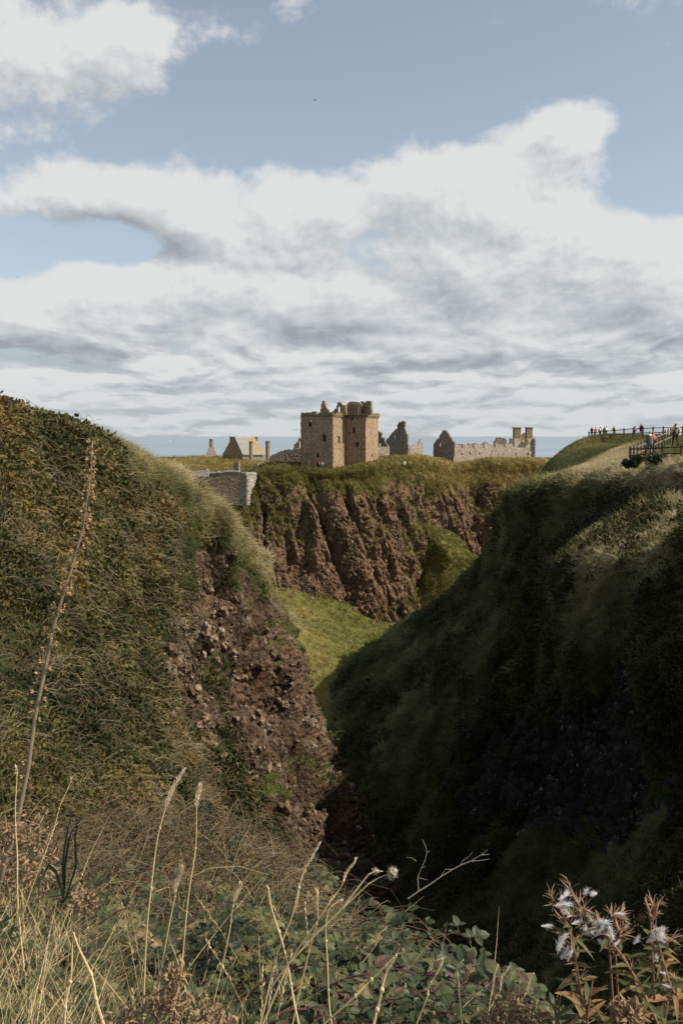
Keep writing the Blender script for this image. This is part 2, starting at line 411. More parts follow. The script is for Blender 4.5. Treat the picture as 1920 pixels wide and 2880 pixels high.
# ------------------------------------------------------------------ castle rock
TY = {}
def lin(a, b, f): return tuple(x + (y - x) * f for x, y in zip(a, b))
rows = [
 # back of the plateau and its top, falling gently away from the camera
 [W(420, 1330, 520, 1, .8), W(560, 1330, 520, 1, .8), W(700, 1330, 520, 1, .8), W(800, 1330, 520, 1, .8), W(930, 1330, 520, 1, .8), W(1060, 1330, 520, 1, .8), W(1180, 1330, 520, 1, .8), W(1300, 1330, 520, 1, .8), W(1420, 1330, 520, 1, .8), W(1540, 1330, 520, 1, .8)],
 [W(430, 1296, 420, 1, .7), W(600, 1292, 420, 1, .8), W(720, 1296, 420, 1, .8), W(820, 1296, 400, 1, .8), W(930, 1292, 380, 1, .6), W(1060, 1283, 380, 1, .6), W(1180, 1292, 380, 1, .7), W(1300, 1295, 380, 1, .7), W(1420, 1292, 380, 1, .7), W(1550, 1296, 380, 1, .7)],
 [W(440, 1292, 330, 1, .6), W(600, 1288, 330, 1, .7), W(730, 1300, 320, 1, .7), W(830, 1303, 300, 1, .6), W(930, 1306, 300, 1, .5), W(1065, 1284, 300, 1, .5), W(1180, 1292, 310, 1, .75), W(1290, 1316, 320, 1, .7), W(1410, 1304, 330, 1, .7), W(1560, 1298, 335, 1, .7)],
 # brow
 [W(470, 1420, 275, 1, .6), W(600, 1400, 268, 1, .5), W(735, 1316, 262, .9, .35), W(830, 1309, 262, 1, .3), W(930, 1322, 257, 1, .3), W(1060, 1300, 262, 1, .4), W(1180, 1284, 276, 1, .75), W(1285, 1304, 282, 1, .8), W(1370, 1290, 284, 1, .7), W(1545, 1292, 288, 1, .8)],
 [W(480, 1470, 262, 1, .3), W(610, 1450, 255, .8, .2), W(722, 1352, 252, .40, .3), W(815, 1345, 255, .52, .3), W(925, 1355, 254, .62, .35), W(1050, 1340, 258, .75, .35), W(1170, 1325, 270, .75, .5), W(1265, 1338, 276, .85, .7), W(1360, 1335, 279, .8, .75), W(1530, 1335, 283, .85, .8)],
 [W(480, 1520, 250, .8, .2), W(620, 1500, 243, .4, .2), W(725, 1430, 244, .15, .3), W(815, 1410, 247, .30, .3), W(925, 1410, 249, .38, .3), W(1045, 1400, 252, .45, .3), W(1160, 1390, 262, .38, .4), W(1270, 1385, 271, .40, .5), W(1350, 1385, 275, .35, .7), W(1500, 1395, 279, .4, .7)],
 [W(500, 1570, 243, .3, .2), W(635, 1560, 238, .2, .2), W(745, 1520, 238, .05, .3), W(830, 1500, 242, .10, .3), W(935, 1500, 245, .10, .3), W(1040, 1490, 248, .12, .3), W(1150, 1480, 256, .15, .4), W(1275, 1460, 269, .10, .5), W(1360, 1450, 273, .10, .6), W(1470, 1450, 277, .1, .6)],
 [W(560, 1620, 238, .3, .2), W(670, 1610, 235, .2, .2), W(775, 1600, 233, .05, .3), W(855, 1590, 238, .08, .3), W(950, 1600, 241, .05, .3), W(1050, 1605, 245, .05, .3), W(1160, 1590, 252, .08, .4), W(1290, 1540, 268, .05, .5), W(1370, 1510, 272, .05, .6), W(1450, 1500, 276, .1, .6)],
 [W(620, 1660, 232, .6, .2), W(720, 1655, 230, .5, .2), W(810, 1668, 229, .15, .3), W(880, 1682, 232, .15, .3), W(970, 1715, 237, .10, .3), W(1070, 1745, 242, .3, .2), W(1175, 1690, 249, .3, .3), W(1300, 1600, 266, .1, .5), W(1375, 1568, 270, .1, .6), W(1440, 1560, 274, .1, .6)],
 [W(640, 1760, 226, 1, .2), W(740, 1760, 224, 1, .2), W(830, 1780, 224, .8, .3), W(900, 1790, 227, .8, .3), W(990, 1810, 232, .8, .3), W(1090, 1820, 238, .9, .2), W(1190, 1790, 246, .9, .3), W(1310, 1720, 262, .9, .5), W(1380, 1680, 268, .9, .6), W(1430, 1660, 272, .9, .6)],
]
S = loft(rows, [26, 34, 44, 50, 58, 58, 54, 40, 34], [3, 6, 10, 26, 34, 40, 40, 36, 14])
P = S[..., :3].copy(); g = S[..., 3].copy(); tn = S[..., 4].copy()
N = normals(P)
cl = sstep(P[..., 1], 285, 262) * 1.0
cliff = sstep(g, .8, .3)
Q = P.copy(); Q[..., 0] = (P[..., 0] + .30 * P[..., 2] + .25 * P[..., 1]); Q[..., 2] = P[..., 2] * .22; Q[..., 1] *= .3
rib = fbm(Q, .085, 4, .55, 1, True); rib2 = fbm(Q, .26, 3, .55, 2, True)
med = fbm(P, .22, 4, .6, 3); sm = fbm(P, .9, 3, .6, 4)
# a few deep clefts that run down the face
cx = P[..., 0] + .32 * (P[..., 2] + 25)
for c0, wd, dp in ((-17.5, .8, 3.2), (-12.0, .8, 1.6), (-2.6, 2.0, 3.5), (5.2, 1.1, 3.0), (9.4, .9, 2.2), (17.0, 1.3, 3.4), (27.5, 2.0, 5.0), (39.0, 3.0, 6.5)):
    cxx = cx + 3.2 * fbm(P, .09, 3, .6, c0)
    rib -= np.exp(-((cxx - c0) / wd) ** 2) * dp / 3.2
amp = cliff * 1.0
fold = fbm(Q, .045, 2, .5, 77) * 6.5 * cliff * sstep(P[..., 1], 300, 280)
face = sstep(P[..., 1], 318, 290)
P += N * (fold + ((rib - .2) * 2.3 + (rib2 - .2) * .9 + med * 1.8 + sm * .7 - cracks(Q, .16, 511, .08) * 2.2 - cracks(P, .22, 512, .06) * .8) * amp + (med * 1.0 + sm * .30) * (1 - cliff) * face * .8)[..., None]
P[..., 2] += fbm(S[..., :3], .03, 3, .5, 8) * 0.9 * (1 - face)
g2 = g + 1.0 * fbm(P, .075, 4, .6, 9) * sstep(P[..., 1], 300, 275) + .12 * med
# ledges hold grass
N2 = normals(P); g2 += sstep(N2[..., 2], .5, .85) * .45 * (P[..., 1] < 330)
grid_mesh('castle_rock', P, np.clip(g2, 0, 1), np.clip(tn + .3 * fbm(P, .08, 3, .6, 10), 0, 1), M_castle_rock)
tag(bpy.data.objects['castle_rock'], 'red conglomerate cliff with grassy top that carries the castle', None, None, 'structure')

# green ramp that climbs between the castle rock and the headland behind it
rows = [
 [W(1150, 1395, 290, 1, .3), W(1190, 1420, 286, 1, .3), W(1235, 1462, 287, .9, .3)],
 [W(1130, 1420, 276, 1, .25), W(1215, 1480, 267, 1, .2), W(1275, 1500, 266, 1, .2)],
 [W(1165, 1520, 268, 1, .25), W(1250, 1545, 257, 1, .2), W(1340, 1566, 258, 1, .2)],
 [W(1180, 1600, 260, 1, .25), W(1270, 1615, 252, 1, .2), W(1360, 1600, 258, 1, .2)],
 [W(1160, 1720, 250, 1, .25), W(1270, 1720, 243, 1, .2), W(1390, 1700, 252, 1, .2)],
]
S = loft(rows, 44, 30); P = S[..., :3] + normals(S[..., :3]) * (fbm(S[..., :3], .15, 4, .55, 21) * 1.3)[..., None]
grid_mesh('grass_ramp', P, S[..., 3] + .3 * fbm(P, .1, 4, .6, 22), np.clip(.35 + .4 * fbm(P, .12, 4, .6, 23), 0, 1), M_valley)
tag(bpy.data.objects['grass_ramp'], 'green ramp between the castle cliff and the darker headland', None, None, 'structure')

# ------------------------------------------------------------------ valley floor below the rock
rows = [
 [W(500, 1560, 250, 1, .2), W(700, 1610, 242, 1, .2), W(820, 1650, 236, 1, .2), W(950, 1690, 240, 1, .2), W(1100, 1745, 250, 1, .2), W(1250, 1700, 262, 1, .2), W(1450, 1640, 285, 1, .2)],
 [W(520, 1640, 215, 1, .3), W(720, 1690, 212, 1, .3), W(850, 1730, 205, 1, .5), W(960, 1760, 210, 1, .3), W(1080, 1790, 215, 1, .2), W(1250, 1800, 220, 1, .2), W(1450, 1800, 230, 1, .2)],
 [W(540, 1760, 168, 1, .3), W(740, 1790, 165, 1, .4), W(860, 1830, 160, 1, .6), W(950, 1850, 162, 1, .4), W(1060, 1880, 162, 1, .3), W(1250, 1900, 170, 1, .2), W(1450, 1900, 170, 1, .2)],
 [W(600, 1940, 130, 1, .3), W(780, 1950, 127, 1, .4), W(880, 1970, 125, 1, .5), W(930, 1985, 124, 1, .4), W(1000, 2010, 124, 1, .3), W(1200, 2050, 122, 1, .2), W(1400, 2050, 122, 1, .2)],
 [W(600, 2200, 100, .9, .2), W(800, 2260, 98, .9, .2), W(900, 2290, 96, .9, .2), W(960, 2300, 95, .9, .2), W(1040, 2330, 94, .9, .2), W(1200, 2350, 93, .9, .2), W(1400, 2350, 93, .9, .2)],
 [W(600, 2700, 50, .8, .2), W(800, 2720, 50, .8, .2), W(900, 2720, 49, .8, .2), W(1000, 2720, 48, .8, .2), W(1100, 2760, 46, .8, .2), W(1300, 2800, 44, .8, .2), W(1500, 2800, 42, .8, .2)],
 [W(600, 3300, 26, .8, .2), W(800, 3300, 26, .8, .2), W(900, 3300, 26, .8, .2), W(1000, 3300, 25, .8, .2), W(1100, 3300, 24, .8, .2), W(1300, 3300, 24, .8, .2), W(1500, 3300, 22, .8, .2)],
]
S = loft(rows, 44, 50); P = S[..., :3] + normals(S[..., :3]) * (fbm(S[..., :3], .07, 4, .5, 31) * 2.2 + fbm(S[..., :3], .35, 3, .6, 32) * .9)[..., None]
grid_mesh('valley_floor', P, S[..., 3], np.clip(S[..., 4] + .45 * fbm(P, .07, 4, .6, 33), 0, 1), M_valley)
tag(bpy.data.objects['valley_floor'], 'sunlit yellow green grass floor between the cliffs', None, None, 'structure')

# ------------------------------------------------------------------ left hill and its cliff
def C(*a): return [W(*x) for x in a]
cols = [
 C((-520, 980, 50, 1, .6), (-480, 940, 29, .9, .5), (-450, 1300, 24, .9, .3), (-450, 1600, 20, .9, .3), (-450, 1900, 16, .9, .3), (-450, 2200, 12, .9, .3), (-500, 2900, 6, .9, .3)),
 C((-40, 1200, 54, 1, .6), (0, 1155, 32, .9, .4), (0, 1350, 27, .9, .35), (0, 1600, 22.5, .9, .25), (0, 1850, 18, .95, .5), (0, 2100, 12.8, .9, .4), (0, 2800, 6.6, .9, .3)),
 C((250, 1300, 60, 1, .8), (270, 1238, 39, 1, .8), (270, 1420, 34, .85, .2), (265, 1640, 29, .8, .2), (260, 1880, 23.5, .8, .15), (270, 2130, 17, .85, .3), (300, 2800, 8.5, .9, .3)),
 C((390, 1360, 66, 1, .8), (400, 1290, 44, 1, .85), (420, 1450, 41, .95, .4), (440, 1680, 37.8, .42, .35), (435, 1900, 33, .38, .1), (430, 2110, 25, .55, .4), (500, 2760, 12, .9, .3)),
 C((505, 1430, 71, 1, .8), (520, 1374, 50, 1, .9), (540, 1450, 48.8, .7, .5), (545, 1660, 46, .10, .4), (560, 1920, 42.5, .15, .3), (600, 2140, 36, .30, .4), (660, 2540, 24, .8, .3)),
 C((610, 1490, 75, 1, .8), (622, 1446, 56, 1, .85), (655, 1510, 54.8, .62, .6), (675, 1740, 52, .15, .4), (705, 1950, 49, .12, .3), (740, 2180, 45, .15, .3), (810, 2540, 35, .4, .3)),
 C((690, 1570, 80, 1, .7), (697, 1528, 61, 1, .7), (722, 1610, 60.5, .6, .6), (748, 1790, 58, .35, .5), (785, 1980, 56, .10, .3), (855, 2200, 53, .2, .3), (970, 2560, 44, .3, .3)),
 C((742, 1600, 84, 1, .6), (733, 1582, 66.0, 1, .7), (778, 1700, 67, .55, .5), (828, 1850, 67, .3, .4), (884, 2000, 66, .2, .3), (970, 2180, 63, .3, .2), (1100, 2500, 55, .2, .2)),
 C((735, 1640, 92, 1, .6), (725, 1590, 76, 1, .6), (745, 1740, 82, .6, .5), (765, 1890, 86, .5, .4), (805, 2040, 86, .3, .3), (880, 2220, 85, .3, .2), (1000, 2520, 80, .2, .2)),
]
S = loft(cols, [8, 84, 92, 100, 110, 84], [40, 56, 56, 70, 80, 72, 50, 14])
P = S[..., :3].copy(); g = S[..., 3].copy(); tn = S[..., 4].copy()
N = normals(P)
cliff = sstep(g, .72, .25)
Q = P.copy(); Q[..., 0] = P[..., 0] + .35 * P[..., 2]; Q[..., 2] = P[..., 2] * .28; Q[..., 1] = P[..., 1] * .8
rib = fbm(Q, .22, 4, .55, 41, True); rib2 = fbm(Q, .75, 3, .6, 42, True)
PV = P * np.array([1, 1, .5]); med = fbm(PV, .55, 4, .6, 43); sm = fbm(PV, 2.6, 3, .65, 44); big = fbm(P, .10, 3, .5, 45)
rim = np.zeros_like(g); 
near = sstep(P[..., 1], 60, 30)
Q2 = P.copy(); Q2[..., 0] = P[..., 0] + .30 * P[..., 2]; Q2[..., 2] = P[..., 2] * .16
ck = cracks(Q2, .26, 411, .11) * 2.8 + cracks(Q2, .8, 412, .08) * .8 + cracks(PV, .9, 413, .07) * .35
lump = np.abs(fbm(P, .38, 3, .5, 414)) * 1.6 - .3
P += N * (((rib - .2) * 1.5 + (rib2 - .2) * .6 + med * 1.0 + sm * .42 + big * .8 - ck) * cliff + (med * .55 + sm * .10 + big * 1.1 + lump * (1 - .5 * near)) * (1 - cliff) * (1 - .4 * near))[..., None]
N2 = normals(P)
g2 = g + (.30 + .45 * cliff) * fbm(P * np.array([1, 1, .45]), .35, 4, .6, 46) + .25 * sstep(N2[..., 2], .45, .8) * cliff
grid_mesh('left_hill', P, np.clip(g2, 0, 1), np.clip(tn + .35 * fbm(P, .2, 4, .6, 47), 0, 1), M_left)
tag(bpy.data.objects['left_hill'], 'steep overgrown hill on the left ending in a lichened cliff', None, None, 'structure')
LAND['left_hill']['cliff'] = cliff

# ------------------------------------------------------------------ right bank
rows = [
 [W(1440, 1440, 112, 1, .5), W(1500, 1390, 100, 1, .5), W(1600, 1352, 88, 1, .6), W(1740, 1330, 79, 1, .8), W(1930, 1312, 70, 1, .9), W(2200, 1290, 62, 1, .9), W(2700, 1240, 52, 1, .8)],
 [W(1398, 1450, 102, 1, .2), W(1480, 1362, 88, 1, .2), W(1600, 1340, 79, 1, .4), W(1750, 1326, 71, 1, .9), W(1950, 1310, 62, 1, .9), W(2250, 1280, 54, 1, .8), W(2750, 1200, 46, 1, .8)],
 [W(1393, 1530, 103, .8, .2), W(1490, 1470, 87, .7, .2), W(1620, 1440, 76, .8, .2), W(1780, 1420, 67, 1, .5), W(1950, 1400, 59, 1, .6), W(2250, 1380, 50, 1, .5), W(2750, 1320, 42, 1, .5)],
 [W(1255, 1690, 116, .9, .25), W(1390, 1640, 97, .5, .2), W(1500, 1610, 77, .6, .2), W(1640, 1560, 58, .95, .5), W(1800, 1520, 47, 1, .5), W(2000, 1480, 40, 1, .45), W(2500, 1420, 32, 1, .4)],
 [W(1115, 1775, 119, 1, .25), W(1280, 1765, 101, .9, .2), W(1440, 1740, 80, .9, .2), W(1620, 1690, 55, .95, .3), W(1820, 1650, 43, .9, .3), W(2050, 1620, 36, .9, .2), W(2500, 1560, 28, .9, .2)],
 [W(982, 1855, 113, 1, .2), W(1170, 1890, 98, .9, .2), W(1400, 1880, 77, .7, .2), W(1600, 1860, 54, .6, .2), W(1820, 1850, 41, .5, .2), W(2050, 1840, 34, .5, .2), W(2500, 1800, 30, .6, .2)],
 [W(930, 1960, 106, 1, .2), W(1100, 2060, 93, .9, .2), W(1380, 2080, 71, .4, .2), W(1620, 2080, 54, .3, .2), W(1830, 2070, 42, .35, .2), W(2080, 2050, 34, .4, .2), W(2500, 2050, 26, .5, .2)],
 [W(940, 2120, 98, .9, .2), W(1090, 2240, 85, .8, .2), W(1380, 2290, 64, .4, .2), W(1640, 2300, 49, .3, .2), W(1850, 2300, 38, .4, .2), W(2100, 2300, 30, .5, .2), W(2500, 2300, 23, .6, .2)],
 [W(965, 2330, 87, .8, .2), W(1120, 2430, 74, .8, .2), W(1380, 2500, 54, .7, .2), W(1640, 2520, 40, .7, .2), W(1850, 2520, 31, .8, .2), W(2100, 2520, 25, .8, .2), W(2500, 2520, 19, .8, .2)],
 [W(1000, 2600, 62, .8, .2), W(1180, 2740, 48, .8, .2), W(1390, 2840, 36, .8, .2), W(1640, 2900, 27, .8, .2), W(1850, 2900, 22, .8, .2), W(2100, 2900, 18, .8, .2), W(2500, 2900, 14, .8, .2)],
 [W(1000, 3300, 34, .8, .2), W(1200, 3400, 28, .8, .2), W(1400, 3500, 22, .8, .2), W(1640, 3500, 18, .8, .2), W(1850, 3500, 14, .8, .2), W(2100, 3500, 12, .8, .2), W(2500, 3500, 9, .8, .2)],
]
# back skirt that closes the bank behind its left silhouette
for r_ in rows:
    a, b = np.array(r_[0]), np.array(r_[1])
    k = a.copy(); k[0] += 5; k[1] += 16; k[2] -= 1.5
    r_.insert(0, tuple(k))
S = loft(rows, [10, 70, 70, 66, 56, 40, 14], [6, 20, 34, 36, 36, 44, 44, 40, 36, 14])
P = S[..., :3].copy(); g = S[..., 3].copy(); tn = S[..., 4].copy()
N = normals(P); cliff = sstep(g, .8, .35)
Q = P.copy(); Q[..., 2] = P[..., 2] * .3
rib = fbm(Q, .14, 4, .55, 51, True); med = fbm(P, .4, 4, .6, 52); sm = fbm(P, 2.2, 3, .6, 53); big = fbm(P, .09, 3, .5, 54)
P += N * ((rib * 1.1 + med * 1.2 + sm * .35 - cracks(Q, .35, 57, .09) * 1.2) * cliff + (med * 1.1 + sm * .12) * (1 - cliff) + big * 1.5)[..., None]
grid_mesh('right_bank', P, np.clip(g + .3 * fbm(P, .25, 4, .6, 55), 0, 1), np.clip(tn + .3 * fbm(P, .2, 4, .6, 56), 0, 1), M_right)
tag(bpy.data.objects['right_bank'], 'dark shaded bank and rock wall on the right of the gorge', None, None, 'structure')

# ------------------------------------------------------------------ headland with the path and the fences, behind the right bank
rows = [
 [W(1440, 1480, 104, 1, .5), W(1500, 1420, 96, 1, .6), W(1600, 1370, 86, 1, .7), W(1750, 1345, 76, 1, .9), W(1950, 1330, 68, 1, .9), W(2200, 1315, 60, 1, .9), W(2700, 1290, 52, 1, .9)],
 [W(1462, 1385, 108, 1, .8), W(1530, 1352, 100, 1, .9), W(1620, 1330, 90, 1, 1), W(1750, 1309, 80, 1, 1), W(1950, 1292, 72, 1, .95), W(2200, 1280, 64, 1, .9), W(2700, 1255, 56, 1, .8)],
 [W(1478, 1366, 120, 1, .9), W(1545, 1338, 112, 1, 1), W(1640, 1309, 100, 1, 1), W(1750, 1283, 86, 1, 1), W(1850, 1276, 76, 1, .55), W(2000, 1271, 76, 1, .3), W(2300, 1260, 76, 1, .4)],
 [W(1492, 1352, 134, 1, .4), W(1560, 1330, 128, 1, .6), W(1640, 1300, 118, 1, .7), W(1740, 1259, 106, 1, .9), W(1850, 1240, 92, 1, .6), W(2000, 1240, 86, 1, .2), W(2300, 1235, 86, 1, .3)],
 [W(1503, 1333, 146, 1, .25), W(1560, 1300, 144, 1, .2), W(1650, 1262, 140, 1, .2), W(1760, 1236, 132, 1, .2), W(1860, 1227, 120, 1, .5), W(2000, 1224, 112, 1, .3), W(2300, 1222, 110, 1, .3)],
 [W(1512, 1318, 154, 1, .3), W(1568, 1266, 156, 1, .3), W(1650, 1232, 160, 1, .6), W(1760, 1225, 152, 1, .5), W(1860, 1222, 140, 1, .5), W(2000, 1220, 132, 1, .3), W(2300, 1219, 130, 1, .3)],
 [W(1530, 1330, 162, 1, .4), W(1600, 1280, 165, 1, .5), W(1670, 1238, 168, 1, .5), W(1770, 1228, 164, 1, .5), W(1870, 1224, 158, 1, .4), W(2000, 1222, 152, 1, .3), W(2300, 1222, 150, 1, .3)],
 [W(1500, 1900, 172, 1, .4), W(1600, 1900, 178, 1, .5), W(1680, 1800, 182, 1, .5), W(1780, 1700, 182, 1, .5), W(1880, 1600, 180, 1, .4), W(2020, 1500, 180, 1, .3), W(2300, 1400, 180, 1, .3)],
]
S = loft(rows, [26, 40, 44, 44, 34, 14], [14, 22, 26, 30, 26, 12, 6])
P = S[..., :3].copy(); P += normals(P) * (fbm(P, .16, 4, .55, 61) * .35 + fbm(P, 1.2, 3, .5, 62) * .07)[..., None]
P[..., 2] -= .25 + 1.0 * sstep(P[..., 1], 105, 140)
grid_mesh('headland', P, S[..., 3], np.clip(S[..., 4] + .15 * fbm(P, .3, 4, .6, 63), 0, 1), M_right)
tag(bpy.data.objects['headland'], 'grassy headland with the pale path slope below the fences', None, None, 'structure')

# ------------------------------------------------------------------ bank in front, under the brambles
VEG = .40
def F(px, py, Y, g=1., t=.4, k=1.0): return W(px, py, Y, g, t, -VEG * k)
rows = [
 [(-4.5, -1.2, -1.9, 1, .4), (-3, -1.2, -1.9, 1, .4), (-2, -1.2, -1.9, 1, .4), (-1, -1.2, -1.9, 1, .4), (0, -1.2, -2.0, 1, .4), (1, -1.2, -2.1, 1, .4), (2.0, -1.2, -2.3, 1, .4), (3, -1.2, -2.5, 1, .4), (4.5, -1.2, -2.7, 1, .4)],
 [F(-900, 3100, 2.5), F(-400, 3100, 2.5), F(0, 3100, 2.5), F(350, 3100, 2.5), F(700, 3100, 2.5), F(1000, 3100, 2.4), F(1300, 3150, 2.3), F(1700, 3250, 2.2), F(2300, 3350, 2.1)],
 [F(-900, 2700, 4.2), F(-400, 2700, 4.2), F(0, 2720, 4), F(350, 2740, 4), F(700, 2750, 3.9), F(1000, 2760, 3.7), F(1300, 2860, 3.3), F(1700, 3080, 2.9), F(2300, 3300, 2.7)],
 [F(-900, 2450, 7), F(-400, 2460, 7), F(0, 2480, 6.8), F(350, 2500, 6.6), F(650, 2530, 6.4), F(900, 2630, 5.9), F(1200, 2800, 4.7), F(1600, 3100, 3.5), F(2300, 3400, 3.1)],
 [F(-900, 2230, 11.5), F(-400, 2240, 11.5), F(0, 2260, 11.5), F(330, 2270, 12), F(600, 2310, 12), F(830, 2475, 10), F(1060, 2650, 7.4), F(1330, 2900, 5.2), F(2300, 3500, 3.8)],
 [F(-900, 2200, 15), F(-400, 2200, 15), F(0, 2220, 16, 1, .4, 2), F(330, 2240, 17, 1, .4, 2), F(630, 2290, 18, 1, .4, 2), F(880, 2470, 15, 1, .4, 2), F(1180, 2800, 11, 1, .4, 2), F(1500, 3200, 8, 1, .4, 2), F(2300, 3600, 6, 1, .4, 2)],
 [F(-900, 2400, 18, 1, .4, 3), F(-400, 2400, 18, 1, .4, 3), F(0, 2420, 20, 1, .4, 3), F(330, 2440, 22, 1, .4, 3), F(700, 2500, 26, 1, .4, 3), F(950, 2700, 25, 1, .4, 3), F(1260, 3000, 20, 1, .4, 3), F(1600, 3400, 14, 1, .4, 3), F(2300, 3700, 12, 1, .4, 3)],
]
S = loft(rows, [6, 20, 40, 44, 44, 40, 30, 12], [8, 30, 34, 40, 30, 16])
P = S[..., :3].copy(); N = normals(P)
P += N * (fbm(P, .5, 4, .55, 71) * .22 + fbm(P, 2.5, 3, .5, 72) * .05)[..., None] * sstep(P[..., 1], 0, 4)[..., None]
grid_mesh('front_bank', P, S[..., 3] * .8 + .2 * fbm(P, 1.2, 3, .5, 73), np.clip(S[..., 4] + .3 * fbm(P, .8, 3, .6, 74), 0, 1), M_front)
tag(bpy.data.objects['front_bank'], 'ground of the near bank under brambles and grass', None, None, 'structure')
# ------------------------------------------------------------------ masonry
def stone_mat(name, a, b, c, mossy=(.16, .13, .04), moss=.0, bright=(.5, .45, .38), sc_=1.0):
    m_, t = newmat(name)
    P = t.n('ShaderNodeNewGeometry').outputs['Position']
    uv = t.n('ShaderNodeTexCoord').outputs['UV']
    nL = t.noise(P, .22 * sc_, 4, .6); nM = t.noise(P, 1.3 * sc_, 5, .65); nS = t.noise(P, 6 * sc_, 3, .6)
    base = t.ramp(t.m('ADD', t.m('MULTIPLY', nL, .45), t.m('MULTIPLY', nM, .55)), [(.34, a), (.5, b), (.66, c)])
    bk = t.n('ShaderNodeTexBrick', {'Vector': t.vm('ADD', uv, t.vm('SCALE', t.n('ShaderNodeTexNoise', {'Vector': P, 'Scale': 2.5}).outputs['Color'], sc_=.12)), 'Color1': (.25, .25, .25, 1), 'Color2': (1, 1, 1, 1), 'Mortar': (.0, .0, .0, 1), 'Scale': 1.0, 'Mortar Size': .03, 'Mortar Smooth': .6, 'Brick Width': .62, 'Row Height': .30})
    v = t.n('ShaderNodeSeparateXYZ', {0: bk.outputs['Color']}).outputs[0]
    base = t.mix(.5, base, t.mix(v, tuple(x * .35 for x in a), tuple(min(1, x * 1.35) for x in c)))
    base = t.mix(t.m('MULTIPLY', t.ss(nS, .6, .72), .5), base, bright)
    # lime and rain streaks run straight down
    st = t.noise(t.vm('MULTIPLY', P, (1.6, 1.6, .12)), 1.0, 4, .6)
    base = t.mix(t.ss(st, .55, .72, 0, .4), base, tuple(x * .4 for x in a))
    base = t.mix(t.ss(t.noise(P, .5, 5, .65), .68 - moss, .78 - moss, 0, .75), base, mossy)
    finish(t, base, .92, t.m('ADD', v, nS), .8, .10, .1)
    return m_
M_keep = stone_mat('red_brown_rubble_stone', (.14, .092, .055), (.27, .185, .11), (.39, .285, .175), moss=.02)
M_pale = stone_mat('pale_and_sunlit_stone', (.26, .205, .155), (.42, .345, .27), (.54, .46, .37), moss=-.02, bright=(.66, .6, .52))  # also used for sunlit faces, with the light put into the colour
M_grey = stone_mat('grey_and_shaded_stone', (.12, .095, .075), (.21, .17, .135), (.31, .26, .205), moss=.05, bright=(.38, .34, .28))  # also used for faces turned from the sun, their shade put into the colour
M_wallst = stone_mat('revetment_stone', (.10, .07, .048), (.19, .135, .095), (.27, .20, .145), moss=.0, bright=(.34, .28, .22))
M_cap = flat('lichened_cap_stone', (.17, .135, .07), var=.6, scale=1.5)
M_capw = flat('pale_coping_stone', (.35, .31, .26), var=.35, scale=1.2)
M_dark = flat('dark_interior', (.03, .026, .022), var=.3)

def basis(ang):
    """unit vectors of a wall plane: along the wall (to the right in the picture) and into the wall"""
    c, s_ = math.cos(R(ang)), math.sin(R(ang))
    return np.array([c, s_, 0.0]), np.array([-s_, c, 0.0])
def pl(px, py, O, d):
    """where the sight line of a pixel meets the upright plane through O along d: (s, h)"""
    r = ray(px, py); A_ = np.array([[r[0], -d[0]], [r[1], -d[1]]]); t_, s_ = np.linalg.solve(A_, np.array([O[0], O[1]]))
    return s_, t_ * r[2] - O[2]
def inpoly(S_, H_, poly):
    ins = np.zeros(S_.shape, bool); n = len(poly)
    for i in range(n):
        (x0, y0), (x1, y1) = poly[i], poly[(i + 1) % n]
        if y0 == y1: continue
        c = ((y0 > H_) != (y1 > H_)) & (S_ < (x1 - x0) * (H_ - y0) / (y1 - y0) + x0)
        ins ^= c
    return ins
def wall(name, O, ang, poly, holes, thick, mat, parent, cell=.28, jit=.35, ragged=.12, seed=0):
    """rubble wall: little stones-sized cells in the plane of the wall, ragged where it is broken, open where windows are"""
    d, n = basis(ang); rr = np.random.default_rng(seed + 100)
    poly = np.array(poly, float); s0, h0 = poly.min(0); s1, h1 = poly.max(0)
    ns = max(1, int(round((s1 - s0) / cell))); nh = max(1, int(round((h1 - h0) / (cell * .8))))
    cs, ch = (s1 - s0) / ns, (h1 - h0) / nh
    sc_, hc = s0 + (np.arange(ns) + .5) * cs, h0 + (np.arange(nh) + .5) * ch
    SS, HH = np.meshgrid(sc_, hc)
    sj = SS + rr.normal(size=SS.shape) * ragged * cell * 2; hj = HH + rr.normal(size=SS.shape) * ragged * cell * 2
    m_ = inpoly(sj, hj, poly)
    # straight left and right ends where the outline is straight
    for (a, b, c, e) in holes: m_ &= ~((SS > a) & (SS < c) & (HH > b) & (HH < e))
    js = (rr.random((nh + 1, ns + 1)) - .5) * cs * jit; jh = (rr.random((nh + 1, ns + 1)) - .5) * ch * jit
    jd = (rr.random((nh + 1, ns + 1))) * cell * .35
    for (a, b, c, e) in holes:   # snap the cell corners to the opening's edge
        pass
    V, F_, U = [], [], {}
    def vert(i, j, back):
        k = (i, j, back)
        if k not in U:
            U[k] = len(V)
            s_ = s0 + j * cs + js[i, j]; h_ = h0 + i * ch + jh[i, j]
            p = O + d * s_ + n * ((thick - jd[i, j]) if back else jd[i, j]) + np.array([0, 0, h_])
            V.append((p[0], p[1], p[2], s_, h_))
        return U[k]
    for i in range(nh):
        for j in range(ns):
            if not m_[i, j]: continue
            a, b, c, e = (i, j), (i, j + 1), (i + 1, j + 1), (i + 1, j)
            F_.append((vert(*a, 0), vert(*b, 0), vert(*c, 0), vert(*e, 0)))
            F_.append((vert(*e, 1), vert(*c, 1), vert(*b, 1), vert(*a, 1)))
            for (di, dj, p, q) in ((-1, 0, a, b), (0, 1, b, c), (1, 0, c, e), (0, -1, e, a)):
                ii, jj = i + di, j + dj
                if not (0 <= ii < nh and 0 <= jj < ns and m_[ii, jj]):
                    F_.append((vert(*q, 0), vert(*p, 0), vert(*p, 1), vert(*q, 1)))
    V = np.array(V)
    return child(name, V[:, :3], F_, mat, parent, uv=V[:, 3:5])
